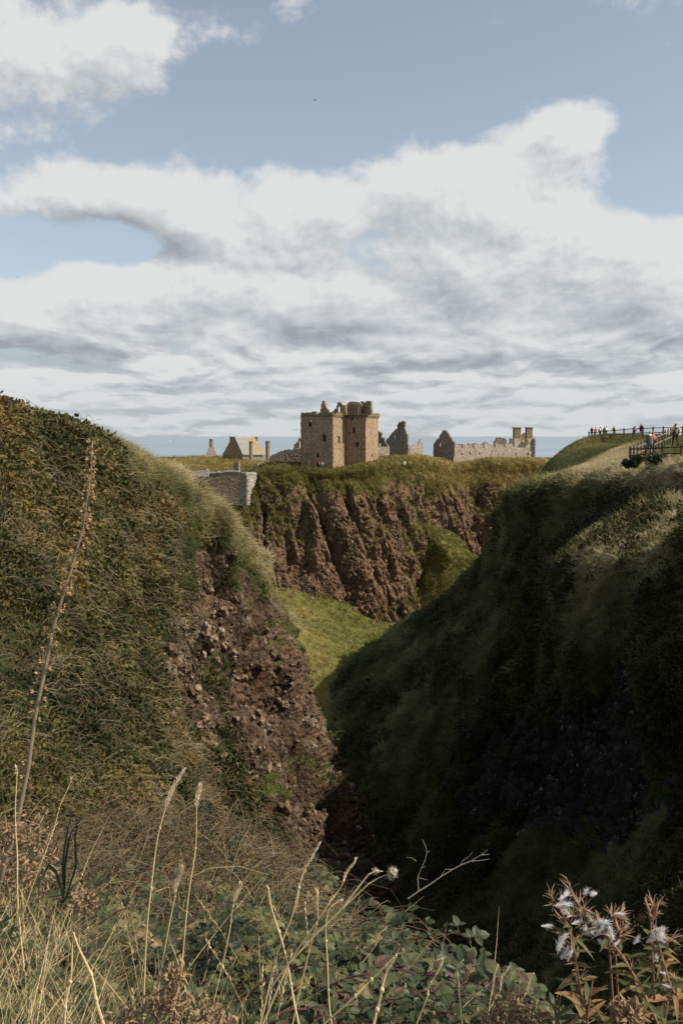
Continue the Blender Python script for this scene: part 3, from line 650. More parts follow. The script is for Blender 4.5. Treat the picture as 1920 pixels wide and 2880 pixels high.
def pxwall(name, O, ang, pix, holes, thick, mat, parent, crop=None, **k):
    d, n = basis(ang)
    cv = (lambda x, y: (x, y)) if crop is None else (lambda x, y: (crop[0] + x / crop[2], crop[1] + y / crop[2]))
    poly = [pl(*cv(x, y), O, d) for x, y in pix]
    hs_ = []
    for (x0, y0, x1, y1) in holes:
        a, b = pl(*cv(x0, y1), O, d); c, e = pl(*cv(x1, y0), O, d); hs_.append((a, b, c, e))
    return wall(name, O, ang, poly, hs_, thick, mat, parent, **k)
K1 = (820, 1100, 3.92); K2 = (440, 1180, 3.7333); K3 = (1180, 1160, 4.1263); K4 = (1620, 1160, 5.2267)
def cr(c, x, y): return (c[0] + x / c[2], c[1] + y / c[2])

# ---- the keep
YA = 259.0
A0 = at(*cr(K1, 455, 858), YA); A0[2] -= .6
keep = empty('castle_keep', (A0[0], A0[1] + 4, A0[2]), 'tall L-shaped ruined stone keep with small dark windows on the cliff top', 'castle')
TH = -22.0
dF, nF = basis(TH); dR, nR = basis(TH + 90)      # front faces run along dF, side faces along dR
eave = lambda O, d, x, y: pl(*cr(K1, x, y), O, d)[1]
hE = eave(A0, dF, 455, 262)
sL = pl(*cr(K1, 119, 500), A0, dF)[0]
# how far each side wall runs back, so that its end shows where it does in the picture
sA = pl(*cr(K1, 592, 500), A0, dR)[0]
B0 = A0 + dR * sA
sB = pl(*cr(K1, 815, 500), B0, dF)[0]
C0 = B0 + dF * sB
sC = pl(*cr(K1, 955, 500), C0, dR)[0]
def rect(s0, s1, h0, h1): return [(s0, h0), (s1, h0), (s1, h1), (s0, h1)]
def hole(O, d, x0, y0, x1, y1):
    a, b = pl(*cr(K1, x0, y1), O, d); c, e = pl(*cr(K1, x1, y0), O, d); return (a, b, c, e)
h1 = [(186, 325, 217, 388), (345, 477, 378, 557), (270, 683, 297, 730), (270, 782, 297, 835), (396, 370, 405, 386)]
def cellwall(name, O, ang, s0, s1, h0, h1_, holes, **k):
    return wall(name, O, ang, rect(s0, s1, h0, h1_), holes, 1.1, M_keep, keep, ragged=0.0, jit=.22, **k)
cellwall('wall', A0, TH, sL, 0, 0, hE, [hole(A0, dF, *x) for x in h1], cell=.22, seed=1)
O_ = A0 + dR * 1.12
cellwall('wall', A0, TH + 90, 1.12, sA + 1.0, 0, hE, [hole(A0, dR, 512, 498, 533, 578)], cell=.22, seed=2)
h3 = [(655, 287, 681, 320), (668, 402, 694, 468), (706, 560, 735, 615), (621, 455, 633, 474)]
cellwall('wall', B0, TH, .05, sB, 0, hE, [hole(B0, dF, *x) for x in h3], cell=.22, seed=3)
cellwall('wall', C0, TH + 90, 1.12, sC, 0, hE, [hole(C0, dR, 881, 697, 894, 728)], cell=.22, seed=4)
BL = A0 + dF * sL
depth = sA + sC
cellwall('wall', BL + dR * 1.12, TH + 90, 0, depth - 1.12, 0, hE, [], cell=.5, seed=5)
cellwall('wall', BL + dR * depth, TH, 1.0, sB - sL - 1.0, 0, hE, [], cell=.5, seed=6)
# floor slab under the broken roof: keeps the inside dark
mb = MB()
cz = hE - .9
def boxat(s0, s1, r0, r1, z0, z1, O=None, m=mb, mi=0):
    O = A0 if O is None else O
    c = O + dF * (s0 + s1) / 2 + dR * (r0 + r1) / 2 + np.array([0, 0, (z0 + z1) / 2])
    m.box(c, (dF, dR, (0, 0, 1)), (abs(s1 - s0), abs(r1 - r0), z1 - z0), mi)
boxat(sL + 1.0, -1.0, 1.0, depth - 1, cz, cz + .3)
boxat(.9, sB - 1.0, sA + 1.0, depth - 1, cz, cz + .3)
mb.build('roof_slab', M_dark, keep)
# corbelled parapet: a string of little corbels and a course of stones standing a hand's breadth proud
def parapet(O, d, n, s0, s1, k):
    m2 = MB(); L = s1 - s0; q = max(2, int(L / .42))
    rr = random.Random(k)
    for i in range(q):
        s_ = s0 + (i + .5) * L / q
        m2.box(O + d * s_ - n * .14 + np.array([0, 0, hE - .28]), (d, n, (0, 0, 1)), (.2, .34, .36))
    m2.build('corbel', M_keep, keep)['kind'] = 'stuff'
    m3 = MB(); q = max(3, int(L / .7))
    for i in range(q):
        a = s0 + i * L / q; b = s0 + (i + 1) * L / q - .02
        hh = .55 + rr.random() * .28 if rr.random() < .85 else .32
        m3.box(O + d * (a + b) / 2 + n * (-.10 + rr.random() * .05) + np.array([0, 0, hE - .1 + hh / 2]), (d, n, (0, 0, 1)), (b - a, .62, hh))
    m3.build('parapet', M_cap, keep)
parapet(A0, dF, dR, sL - .25, .25, 1); parapet(A0, dR, -dF, .35, sA - .2, 2)
parapet(B0, dF, dR, .35, sB + .25, 3); parapet(C0, dR, -dF, .35, sC + .2, 4)
# broken gables, cap house, vault and chimneys that stand on the wall head
def top(name, back, pix, holes, thick, mat, seed, cell=.2, **k):
    O = A0 + dR * back
    return pxwall(name, O, TH, pix, holes, thick, mat, keep, K1, cell=cell, seed=seed, **k)
top('chimney_stub', 2.0, [(205, 262), (215, 238), (228, 224), (268, 222), (268, 262)], [], 1.0, M_cap, 11)
top('gable', 3.0, [(300, 262), (312, 240), (322, 185), (320, 150), (335, 130), (338, 108), (358, 105), (364, 130), (372, 170), (398, 205), (420, 240), (436, 262)], [(343, 198, 356, 220)], .9, M_keep, 12)
top('gable', 6.0, [(440, 262), (446, 235), (470, 205), (492, 182), (500, 150), (506, 122), (528, 120), (545, 130), (562, 155), (592, 158), (600, 262)], [(500, 172, 528, 246)], .9, M_keep, 13)
top('cap_house', 7.5, [(570, 262), (575, 190), (590, 158), (612, 140), (640, 118), (668, 114), (700, 122), (745, 128), (762, 140), (762, 262)], [], 4.5, M_grey, 14)
# curved vault ribs seen on the cap house
m4 = MB(); O = A0 + dR * 7.3
for i in range(7):
    a = pl(*cr(K1, 618 + i * 20, 255), O, dF); pts = []
    for j in range(7):
        x = 606 + i * 21 + (j / 6.0) ** 1.5 * (60 - i * 8); y = 255 - math.sin(j / 6 * 1.45) * (125 - i * 3)
        s_, h_ = pl(*cr(K1, x, y), O, dF); pts.append(O + dF * s_ + np.array([0, 0, h_]))
    m4.tube(pts, .13, 5)
m4.build('vault_rib', M_keep, keep)
m4 = MB()
for i in range(9):
    s_, h_ = pl(*cr(K1, 572 + i * 2, 245 - i * 11), O, dF); s2, _ = pl(*cr(K1, 618, 245), O, dF)
    m4.box(O + dF * ((s_ + s2) / 2) - dR * .25 + np.array([0, 0, h_]), (dF, dR, (0, 0, 1)), (s2 - s_, .5, .16))
m4.build('stair', M_keep, keep)
top('chimney', 9.0, [(752, 262), (756, 116), (776, 112), (782, 126), (820, 126), (822, 262)], [], 1.6, M_keep, 15)
top('chimney', 7.8, [(818, 262), (824, 128), (816, 110), (866, 108), (866, 160), (874, 215), (876, 262)], [], 1.5, M_cap, 16)

# ---- other ruins on the plateau
def ruin(name, label, cat, pix0, Y, crop, lower=1.0):
    p = at(*cr(crop, *pix0), Y); p[2] -= lower
    return empty(name, p, label, cat), p
# gable ruin right of the keep
e, O = ruin('gable_ruin', 'jagged dark gable with a yellow lichened top right of the keep', 'ruin', (1160, 690), 300, K1)
pxwall('wall', O, -28, [(1082, 720), (1080, 690), (1060, 620), (1035, 560), (1038, 530), (1066, 520), (1072, 498), (1110, 452), (1128, 430), (1160, 412), (1166, 365), (1182, 345), (1206, 340), (1216, 326), (1246, 340), (1243, 398), (1256, 462), (1272, 480), (1270, 560), (1280, 612), (1280, 720)], [(1118, 492, 1134, 512)], .9, M_grey, e, K1, cell=.24, seed=21)
pxwall('chimney_top', O - np.array([.3, .3, 0]), -28, [(1196, 405), (1190, 345), (1216, 330), (1247, 340), (1240, 402)], [], .5, M_cap, e, K1, cell=.22, seed=22)
e, O = ruin('broken_wall', 'low sunlit broken wall stepping up to a corner stump', 'ruin', (1282, 690), 303, K1)
pxwall('wall', O, 20, [(1282, 720), (1284, 618), (1330, 606), (1345, 590), (1380, 585), (1398, 570), (1412, 556), (1414, 530), (1444, 530), (1446, 720)], [], .8, M_pale, e, K1, cell=.24, seed=23)
pxwall('end_wall', O + np.array([-.2, .0, 0]), -50, [(1262, 720), (1262, 618), (1284, 616), (1284, 720)], [], .8, M_grey, e, K1, cell=.24, seed=24)
e, O = ruin('broken_gable', 'small collapsed gable close behind the keep', 'ruin', (1000, 690), 292, K1)
pxwall('wall', O, -25, [(940, 640), (940, 450), (970, 444), (986, 455), (990, 490), (978, 505), (1000, 512), (1020, 520), (1018, 545), (1045, 580), (1062, 606), (1062, 640)], [(956, 575, 978, 605)], .8, M_grey, e, K1, cell=.24, seed=25)
e, O = ruin('low_wall', 'whitewashed low wall between keep and dark gable', 'wall', (1010, 690), 285, K1)
pxwall('wall', O, 12, [(940, 720), (940, 612), (1000, 616), (1072, 612), (1078, 640), (1078, 720)], [], .7, M_pale, e, K1, cell=.24, seed=26)
# the long range
e, O = ruin('palace_range', 'long pale roofless range with slit windows, gable and two tall chimneys', 'ruin', (392, 560), 296, K3, 1.5)
ANG = 14
pxwall('wall', O, ANG, [(394, 620), (398, 372), (480, 376), (482, 410), (500, 410), (502, 366), (560, 370), (606, 372), (608, 410), (624, 410), (626, 364), (700, 368), (728, 366), (736, 410), (750, 410), (752, 346), (770, 360), (796, 366), (856, 374), (860, 404), (874, 404), (876, 366), (972, 370), (974, 404), (990, 404), (992, 364), (1060, 366), (1082, 385), (1095, 400), (1098, 240), (1100, 190), (1106, 182), (1168, 182), (1172, 190), (1172, 366), (1256, 366), (1240, 300), (1242, 190), (1248, 182), (1304, 182), (1306, 280), (1334, 300), (1337, 560)],
       [(477, 468, 490, 486), (572, 466, 586, 492), (685, 470, 698, 486), (822, 472, 836, 489), (964, 470, 977, 489), (1104, 468, 1118, 497), (1244, 468, 1258, 502)], 1.0, M_pale, e, K3, cell=.22, ragged=.06, seed=31)
pxwall('gable', O + basis(ANG)[1] * .0 - basis(ANG)[0] * .05, -38, [(155, 540), (155, 372), (178, 345), (205, 300), (228, 292), (225, 262), (250, 240), (262, 208), (292, 212), (314, 226), (345, 280), (400, 356), (392, 560), (388, 620), (280, 560)], [(214, 350, 240, 392)], .9, M_grey, e, K3, cell=.24, ragged=.10, seed=32)  # shade of the gable put into greyer stone than the long wall
dd, nn = basis(ANG)
O2 = O + nn * 6
pxwall('back_wall', O2, ANG, [(420, 540), (430, 372), (560, 366), (640, 362), (730, 372), (745, 345), (790, 350), (800, 375), (860, 380), (870, 330), (895, 298), (940, 292), (985, 300), (1010, 330), (1015, 360), (1045, 364), (1048, 310), (1060, 298), (1095, 300), (1100, 540)], [], .9, M_grey, e, K3, cell=.3, seed=33)
pxwall('arch_wall', O + nn * 3, ANG, [(1150, 540), (1160, 320), (1185, 270), (1215, 235), (1245, 240), (1262, 290), (1300, 290), (1300, 540)], [(1196, 320, 1224, 346)], .8, M_keep, e, K3, cell=.22, seed=34)
for x0, x1, s_ in ((1094, 1173, 35), (1239, 1307, 36)):
    a, b = pl(*cr(K3, x0, 182), O, dd), pl(*cr(K3, x1, 182), O, dd)
    m5 = MB(); L = b[0] - a[0]
    m5.box(O + dd * (a[0] + b[0]) / 2 + nn * .55 + np.array([0, 0, a[1] + .12]), (dd, nn, (0, 0, 1)), (L + .3, 1.5, .3))
    pt = O + dd * a[0]
    for s0_ in (0,):
        m5.box(O + dd * (a[0] + b[0]) / 2 + nn * .55 + np.array([0, 0, a[1] - 1.5]), (dd, nn, (0, 0, 1)), (L - .05, 1.16, 3.0))
    m5.build('chimney', M_cap, e)
E1 = O + dd * pl(*cr(K3, 1337, 400), O, dd)[0]
pxwall('end_wall', E1, ANG + 84, [(1300, 540), (1300, 278), (1322, 280), (1345, 304), (1340, 450), (1336, 540)], [(1308, 330, 1326, 450)], .8, M_grey, e, K3, cell=.25, seed=37)
m6 = MB(); a = pl(*cr(K3, 1175, 352), O, dd); b = pl(*cr(K3, 1256, 352), O, dd)
for i in range(4):
    s_ = a[0] + (b[0] - a[0]) * (i + .5) / 4
    m6.box(O + dd * s_ - nn * .05 + np.array([0, 0, a[1]]), (dd, nn, (0, 0, 1)), (.55, 1.0, .5))
m6.build('coping', M_cap, e)
# far fragment left of the keep
e, O = ruin('chapel_fragment', 'pale stub of wall behind the left side of the keep', 'ruin', (1480, 300), 330, K2)
pxwall('wall', O, -10, [(1440, 330), (1440, 270), (1468, 245), (1488, 222), (1490, 194), (1532, 192), (1560, 230), (1570, 330)], [], .8, M_keep, e, K2, cell=.26, seed=41)
pxwall('buttress', O + np.array([.8, -.6, 0]), 25, [(1500, 330), (1500, 235), (1532, 205), (1540, 330)], [], .6, M_pale, e, K2, cell=.26, seed=42)
e, O = ruin('gable_chimney', 'narrow sunlit gable end rising to a single round chimney', 'ruin', (565, 395), 335, K2)
pxwall('gable', O, 8, [(505, 400), (520, 370), (552, 272), (558, 206), (596, 206), (601, 282), (624, 345), (622, 400)], [], 1.1, M_pale, e, K2, cell=.25, seed=43, ragged=.04)
mb = MB(); s_, h_ = pl(*cr(K2, 577, 215), O, basis(8)[0]); c = O + basis(8)[0] * s_ + basis(8)[1] * .5
mb.tube([c + np.array([0, 0, h_ - 2]), c + np.array([0, 0, h_]), c + np.array([0, 0, h_ + .05]), c + np.array([0, 0, h_ + .35])], [.62, .62, .74, .70], 10)
mb.build('chimney', M_keep, e)
# roofed house
e, O = ruin('roofed_house', 'stone house with pale slate roof and orange lichen, only its upper part above the grass', 'house', (800, 372), 330, K2)
ga = -34
pxwall('gable', O, ga, [(690, 420), (694, 362), (768, 232), (768, 180), (822, 180), (828, 232), (905, 364), (905, 420)], [], .7, M_keep, e, K2, cell=.25, seed=44, ragged=.02)
# roof plane: a real pitched sheet of slate courses between eave and ridge
m_roof, t = newmat('lichened_slate')
Pp = t.n('ShaderNodeNewGeometry').outputs['Position']; uvn = t.n('ShaderNodeTexCoord').outputs['UV']
ux = t.n('ShaderNodeSeparateXYZ', {0: uvn}).outputs
slate = t.mix(t.noise(Pp, 1.6, 4, .6), (.30, .29, .26), (.46, .44, .39))
dgl = t.m('ADD', t.m('SUBTRACT', ux[0], t.m('MULTIPLY', ux[1], -.0)), t.m('MULTIPLY', t.m('SUBTRACT', t.noise(Pp, .7, 5, .7), .5), .55))
lic = t.m('MULTIPLY', t.ss(dgl, .66, .84), t.ss(dgl, 1.02, .88))
lic = t.m('MAXIMUM', lic, t.m('MULTIPLY', t.ss(ux[1], .86, 1.0), t.ss(t.noise(Pp, 1.0, 4), .46, .6)))
slate = t.mix(t.m('MULTIPLY', lic, .9), slate, (.50, .31, .08))
finish(t, slate, .8, t.noise(t.vm('MULTIPLY', Pp, (1, 1, 6)), 2.0, 3), .5, .08, .2)
gd, gn_ = basis(ga)
ridge_s, ridge_h = pl(*cr(K2, 796, 186), O, gd); rd = basis(ga + 90)[0]
# the ridge runs away from the gable to the right
rdir, _ = basis(10.0)
R0 = O + gd * pl(*cr(K2, 822, 186), O, gd)[0] + np.array([0, 0, ridge_h])
Ls = pl(*cr(K2, 1030, 200), R0 - np.array([0, 0, R0[2]]), rdir)[0]
E0 = O + gd * pl(*cr(K2, 905, 366), O, gd)[0]; E0[2] += pl(*cr(K2, 905, 366), O, gd)[1]
Le = pl(*cr(K2, 1142, 376), E0 - np.array([0, 0, E0[2]]), rdir)[0]
R1 = R0 + rdir * Ls; E1_ = E0 + rdir * Le
mb = MB(); rows_ = 14; V, F_, U = [], [], []
nrm = np.cross(rdir, (R0 - E0)); nrm /= np.linalg.norm(nrm); nrm *= np.sign(nrm[2])
for i in range(rows_):
    f0, f1 = i / rows_, (i + 1) / rows_
    b = len(V)
    for f, o_ in ((f0, .10), (f1, .02), (f0, .0)):
        a = E0 + (R0 - E0) * f + nrm * o_; c = E1_ + (R1 - E1_) * f + nrm * o_
        V += [a, c]; U += [(0, f), (1, f)]
    F_ += [(b, b + 1, b + 3, b + 2), (b + 4, b + 5, b + 1, b)]
child('roof', V, F_, m_roof, e, uv=U)
bk = R0 + (R0 - E0) * np.array([1, 1, -1]) * 1.0; bk2 = R1 + (R1 - E1_) * np.array([1, 1, -1])
child('roof_back', [R0, R1, bk2, bk, R0 - nrm * .2, R1 - nrm * .2], [(0, 1, 2, 3)], m_roof, e, uv=[(0, 1), (1, 1), (1, 0), (0, 0), (0, 0), (0, 0)])
O3 = R1.copy(); O3[2] = O[2]
pxwall('chimney', R1 - np.array([.4, 0, R1[2] - O[2]]) + 0, 10, [(1000, 420), (1000, 200), (1012, 180), (1060, 180), (1062, 240), (1110, 300), (1142, 378), (1142, 420)][:0] or [(1012, 300), (1010, 180), (1060, 180), (1062, 300)], [], 1.5, M_cap, e, K2, cell=.25, seed=45, ragged=0.0)
child('eave_wall', [E0 + [0, .3, -.15], E1_ + [0, .3, -.15], E1_ + [0, .3, -2], E0 + [0, .3, -2], E0 + [0, .9, -.15], E1_ + [0, .9, -.15]], [(0, 1, 2, 3), (0, 4, 5, 1)], M_capw, e, uv=[(0, 0), (5, 0), (5, 2), (0, 2), (0, 3), (5, 3)])
for x0, x1, yt, yb, lab, yy in ((972, 1017, 238, 395, 'free standing chimney in front of the slate roof', 322), (1145, 1195, 236, 400, 'free standing chimney right of the slate roof', 324)):
    e, O = ruin('chimney_stack', lab, 'chimney', ((x0 + x1) / 2, yb), yy, K2, .8)
    e['group'] = 'free standing chimneys by the roofed house'
    s0_ = pl(*cr(K2, x0, yt), O, basis(0)[0]); s1_ = pl(*cr(K2, x1, yt), O, basis(0)[0]); r_ = (s1_[0] - s0_[0]) / 2
    mb = MB(); c = O.copy(); nseg = 16
    mb.tube([c + np.array([random.uniform(-.02, .02), 0, s0_[1] * i / nseg]) for i in range(nseg + 1)], [r_ * (.96 + random.uniform(-.03, .03)) for i in range(nseg + 1)], 10)
    mb.build('stack', M_keep, e)
    mb = MB(); mb.tube([c + np.array([0, 0, s0_[1] - .15]), c + np.array([0, 0, s0_[1] + .12]), c + np.array([0, 0, s0_[1] + .3])], [r_ * 1.08, r_ * 1.15, r_ * .9], 10)
    mb.tube([c + np.array([-.15, 0, s0_[1] + .2]), c + np.array([-.15, 0, s0_[1] + .55])], [.2, .16], 8)
    mb.build('cap', M_cap, e)
# curved revetment left of the keep
e, O = ruin('rubble_wall', 'dark curved rubble wall with grass on top against the keep', 'wall', (1380, 450), 285, K2)
pxwall('wall', O, -6, [(1178, 470), (1185, 400), (1220, 368), (1270, 345), (1330, 325), (1400, 315), (1470, 305), (1560, 300), (1590, 300), (1600, 480), (1300, 480)], [], 1.5, M_grey, e, K2, cell=.3, seed=46)
e, O = ruin('low_rubble_wall', 'low whitish rubble wall lying in the grass left of the keep', 'wall', (1200, 500), 276, K2, .5)
pxwall('wall', O, 4, [(1062, 520), (1064, 458), (1090, 446), (1150, 446), (1240, 442), (1330, 440), (1345, 462), (1345, 540)], [], .8, M_pale, e, K2, cell=.22, seed=47)
# retaining wall with buttress
e, O = ruin('retaining_wall', 'high rubble retaining wall with pale coping and a corner buttress', 'wall', (870, 800), 238, K2, 2.0)
w1 = pxwall('wall', O, -3, [(440, 700), (470, 568), (560, 562), (660, 552), (760, 545), (870, 546), (872, 900), (600, 900), (560, 760)], [], 1.2, M_wallst, e, K2, cell=.26, seed=48, ragged=.03)
pxwall('coping', O - np.array([0, .14, 0]), -3, [(476, 574), (560, 568), (660, 559), (760, 552), (872, 554), (872, 540), (760, 538), (660, 545), (560, 555), (476, 562)], [], 1.6, M_capw, e, K2, cell=.2, seed=49, ragged=.02)
Ob = O + basis(-3)[0] * pl(*cr(K2, 870, 600), O, basis(-3)[0])[0] - np.array([0, 4.5, 0])
Ob = at(*cr(K2, 945, 800), 233.5); Ob[2] = O[2]
pxwall('buttress', Ob + basis(-42)[0] * 0, -52, [(872, 900), (868, 552), (945, 572), (945, 900)], [], 1.0, M_grey, e, K2, cell=.25, seed=50, ragged=0)  # shadowed face: its shade is painted in with the grey stone
pxwall('buttress', Ob, 24, [(945, 900), (945, 572), (1000, 566), (1052, 572), (1052, 610), (1030, 690), (1000, 740), (980, 900)], [], 1.0, M_pale, e, K2, cell=.25, seed=51, ragged=.03)  # lit face of the same buttress, its sunlight painted in with paler stone
pxwall('coping', Ob - np.array([.1, .14, 0]), 24, [(940, 582), (1000, 576), (1054, 580), (1056, 560), (1040, 552), (940, 556)], [], 1.3, M_capw, e, K2, cell=.2, seed=52, ragged=.02)
e, O = ruin('low_parapet', 'long light grey low parapet left of the retaining wall', 'wall', (410, 560), 228, K2, .8)
pxwall('wall', O, 2, [(262, 600), (275, 546), (400, 540), (520, 532), (526, 516), (540, 520), (548, 548), (548, 600)], [], .7, M_capw, e, K2, cell=.22, seed=53, ragged=.03)
e, O = ruin('gate_pier', 'short round pale pier beside the left grass slope', 'pier', (246, 560), 226, K2, .6)
mb = MB(); hh = pl(246, 0, O, basis(0)[0]); hh = pl(*cr(K2, 246, 492), O, basis(0)[0])[1]
mb.tube([O, O + np.array([0, 0, hh])], [.85, .8], 12); mb.build('shaft', M_capw, e)
mb = MB(); mb.tube([O + np.array([0, 0, hh]), O + np.array([0, 0, hh + .18]), O + np.array([0, 0, hh + .6])], [.95, 1.0, .3], 12); mb.build('cap', M_wallst, e)
e, O = ruin('wall_stub', 'dark square stub of wall left of the mossy bank', 'wall', (836, 545), 262, K2, 1.0)
pxwall('wall', O, -14, [(812, 570), (812, 446), (836, 442), (862, 450), (862, 570)], [], 1.4, M_dark if False else M_grey, e, K2, cell=.25, seed=54, ragged=.04)

# ---- small white notice post on the castle brow
e, O = ruin('notice_post', 'small white board on a short post on the brow below the dark gable', 'sign', (1247, 830), 262, K1, .3)
mb = MB(); mb.tube([O, O + np.array([0, 0, 1.3])], .05, 6); mb.build('post', M_wallst, e)
mb = MB(); mb.box(O + np.array([0, -.08, 1.25]), ((1, 0, 0), (0, 1, 0), (0, 0, 1)), (.6, .05, .8)); mb.build('board', flat('white_board', (.7, .68, .62)), e)

# ---- sailing boat on the horizon
M_white = flat('white_paint', (.8, .8, .78), var=.05)
bp = at(478, 1231.5, 9000); bp[2] = -55.0
bx = ray(478, 1243); bp = bx * (-55.0 / bx[2]); 
e = empty('sailing_boat', bp, 'tiny white sailing boat far out on the sea', 'boat')
L = bp[1] * 6.5 / FPX
mb = MB(); mb.add([(bp[0] + x * L / 2, bp[1] + y * L * .14, bp[2] + z_) for x, y, z_ in ((-1, -1, L * .12), (.8, -1, L * .12), (1.2, 0, L * .15), (.8, 1, L * .12), (-1, 1, L * .12), (-.8, -.6, -.3), (.7, -.6, -.3), (.9, 0, -.3), (.7, .6, -.3), (-.8, .6, -.3))],
       [(0, 1, 2, 3, 4), (0, 5, 6, 1), (1, 6, 7, 2), (2, 7, 8, 3), (3, 8, 9, 4), (4, 9, 5, 0)]); mb.build('hull', M_white, e)
mb = MB(); b0 = Vector(bp) + Vector((0, 0, L * .12))
mb.add([b0 + Vector((0, 0, 0)), b0 + Vector((-L * .38, 0, L * .03)), b0 + Vector((0, L * .04, L * .75)), b0 + Vector((L * .05, 0, 0)), b0 + Vector((L * .42, L * .03, L * .02))], [(0, 1, 2), (3, 4, 2)]); mb.build('sail', M_white, e)
mb = MB(); mb.tube([b0, b0 + Vector((0, 0, L * .8))], L * .01, 5); mb.build('mast', M_dark, e)

# ---- birds
M_bird = flat('grey_feathers', (.09, .09, .095), var=.2)
for i, (px, py, Y, sp_, rl, lab) in enumerate(((885, 282, 120, .34, .5, 'seagull with raised wings high in the blue sky'), (49, 780, 150, .22, -.3, 'small distant bird low over the clouds at the left edge'), (76, 873, 190, .2, .2, 'tiniest bird, a speck above the left hill'))):
    p = at(px, py, Y); e = empty('bird', p, lab, 'bird', 'birds in the sky'); e['label'] = lab
    k_ = sp_ / .62; mb = MB(); mb.tube([p + k_ * np.array(v) for v in ([-.28, 0, -.02], [-.1, 0, 0], [.08, 0, .02], [.22, 0, .03], [.3, 0, .02])], [.01 * k_, .07 * k_, .09 * k_, .05 * k_, .01 * k_], 7); mb.build('body', M_bird, e, True)
    for sgn in (-1, 1):
        mb = MB(); q = Vector(p); up = .55 * k_
        pts = [q + Vector((0, sgn * .05, .03)), q + Vector((.03, sgn * sp_ * .35, up * .30)), q + Vector((-.04, sgn * sp_ * .75, up * .42)), q + Vector((-.14, sgn * sp_, up * .36))]
        M3 = Matrix.Rotation(rl + 1.1, 3, 'Z'); pts = [q + M3 @ (v - q) for v in pts]
        mb.strip(pts, [.12 * k_, .11 * k_, .07 * k_, .01], M3 @ Vector((1, 0, 0)), .08); mb.build('wing', M_bird, e)

# ---- fences
M_wood = flat('weathered_dark_wood', (.06, .042, .033), var=.5, scale=3)
M_rail = flat('silvered_rail_wood', (.17, .14, .125), var=.3, scale=3)
def fence(name, label, posts, rails, mat_r, thick=.12, rw=.09, cap_=False):
    """posts = (px, py top, py bottom, Y, extra depth); rails = list of fractions up the post"""
    b0 = at(posts[0][0], posts[0][2], posts[0][3]); e = empty(name, b0, label, 'fence')
    tp, bt = [], []
    for (px, y0, y1, Y) in posts:
        a = at(px, y0, Y); b = at(px, y1, Y); b[0], b[1] = a[0], a[1]; tp.append(a); bt.append(b)
        mb = MB(); h = thick / 2
        mb.box((a + b - np.array([0, 0, .3])) / 2, ((.94, .34, 0), (-.34, .94, 0), (0, 0, 1)), (thick, thick, a[2] - b[2] + .3))
        mb.box(a + np.array([0, 0, .03]), ((.94, .34, 0), (-.34, .94, 0), (0, 0, 1)), (thick * .7, thick * .7, .06))
        mb.build('post', M_wood, e)
    for (i, j, zi, zj) in rails:
        a = bt[i] + (tp[i] - bt[i]) * zi; b = bt[j] + (tp[j] - bt[j]) * zj
        v = b - a; L = np.linalg.norm(v); v = v / L; s_ = np.cross(v, [0, 0, 1]); s_ /= np.linalg.norm(s_)
        if s_[1] > 0: s_ = -s_
        mb = MB(); mb.box((a + b) / 2 + s_ * (thick / 2 + .025), (v, s_, np.cross(s_, v)), (L + .08, .045, rw)); mb.build('rail', mat_r, e)
def P4(x, y0, y1, Y): a = cr(K4, x, y0); return (a[0], a[1], cr(K4, x, y1)[1], Y)
back = [P4(182, 285, 378, 166), P4(265, 282, 372, 165), P4(350, 276, 368, 164), P4(435, 264, 362, 163), P4(562, 250, 350, 160), P4(697, 237, 345, 158), P4(833, 223, 335, 155), P4(977, 220, 325, 151), P4(1125, 214, 322, 147), P4(1275, 210, 318, 143), P4(1428, 205, 316, 139), P4(1558, 208, 318, 136), P4(1720, 208, 322, 133)]
rl = []
for i in range(len(back) - 1):
    rl += [(i, i + 1, .86, .86), (i, i + 1, .24, .24)]
fence('viewpoint_fence', 'dark post and rail fence on the skyline behind the group of visitors', back, rl, M_wood, .16, .12)
mid = [P4(843, 485, 640, 73), P4(902, 457, 620, 73.7), P4(952, 433, 606, 74.4), P4(998, 410, 594, 75), P4(1055, 378, 566, 75.8), P4(1112, 348, 530, 76.6), P4(1170, 318, 490, 77.5), P4(1215, 300, 472, 78.3), P4(1262, 283, 448, 79.2), P4(1303, 265, 434, 80.2), P4(1345, 246, 412, 81.2), P4(1382, 232, 400, 82.3)]
rl = []
for i in range(0, len(mid) - 1):
    rl += [(i, i + 1, .76, .76), (i, i + 1, .22, .22)]
fence('path_fence', 'closely posted fence with pale rails climbing the path to the viewpoint', mid, rl, M_rail, .085, .075)
fr = [P4(792, 510, 655, 70), P4(1027, 505, 630, 68.5), P4(1268, 492, 612, 67), P4(1543, 482, 606, 65), P4(1830, 475, 610, 63)]
rl = []
for i in range(4): rl += [(i, i + 1, .80, .76)]
rl += [(0, 1, .12, .12), (2, 3, .04, .04)]
fence('field_fence', 'low dark fence with thick square posts in front of the lawn', fr, rl, M_wood, .13, .09)

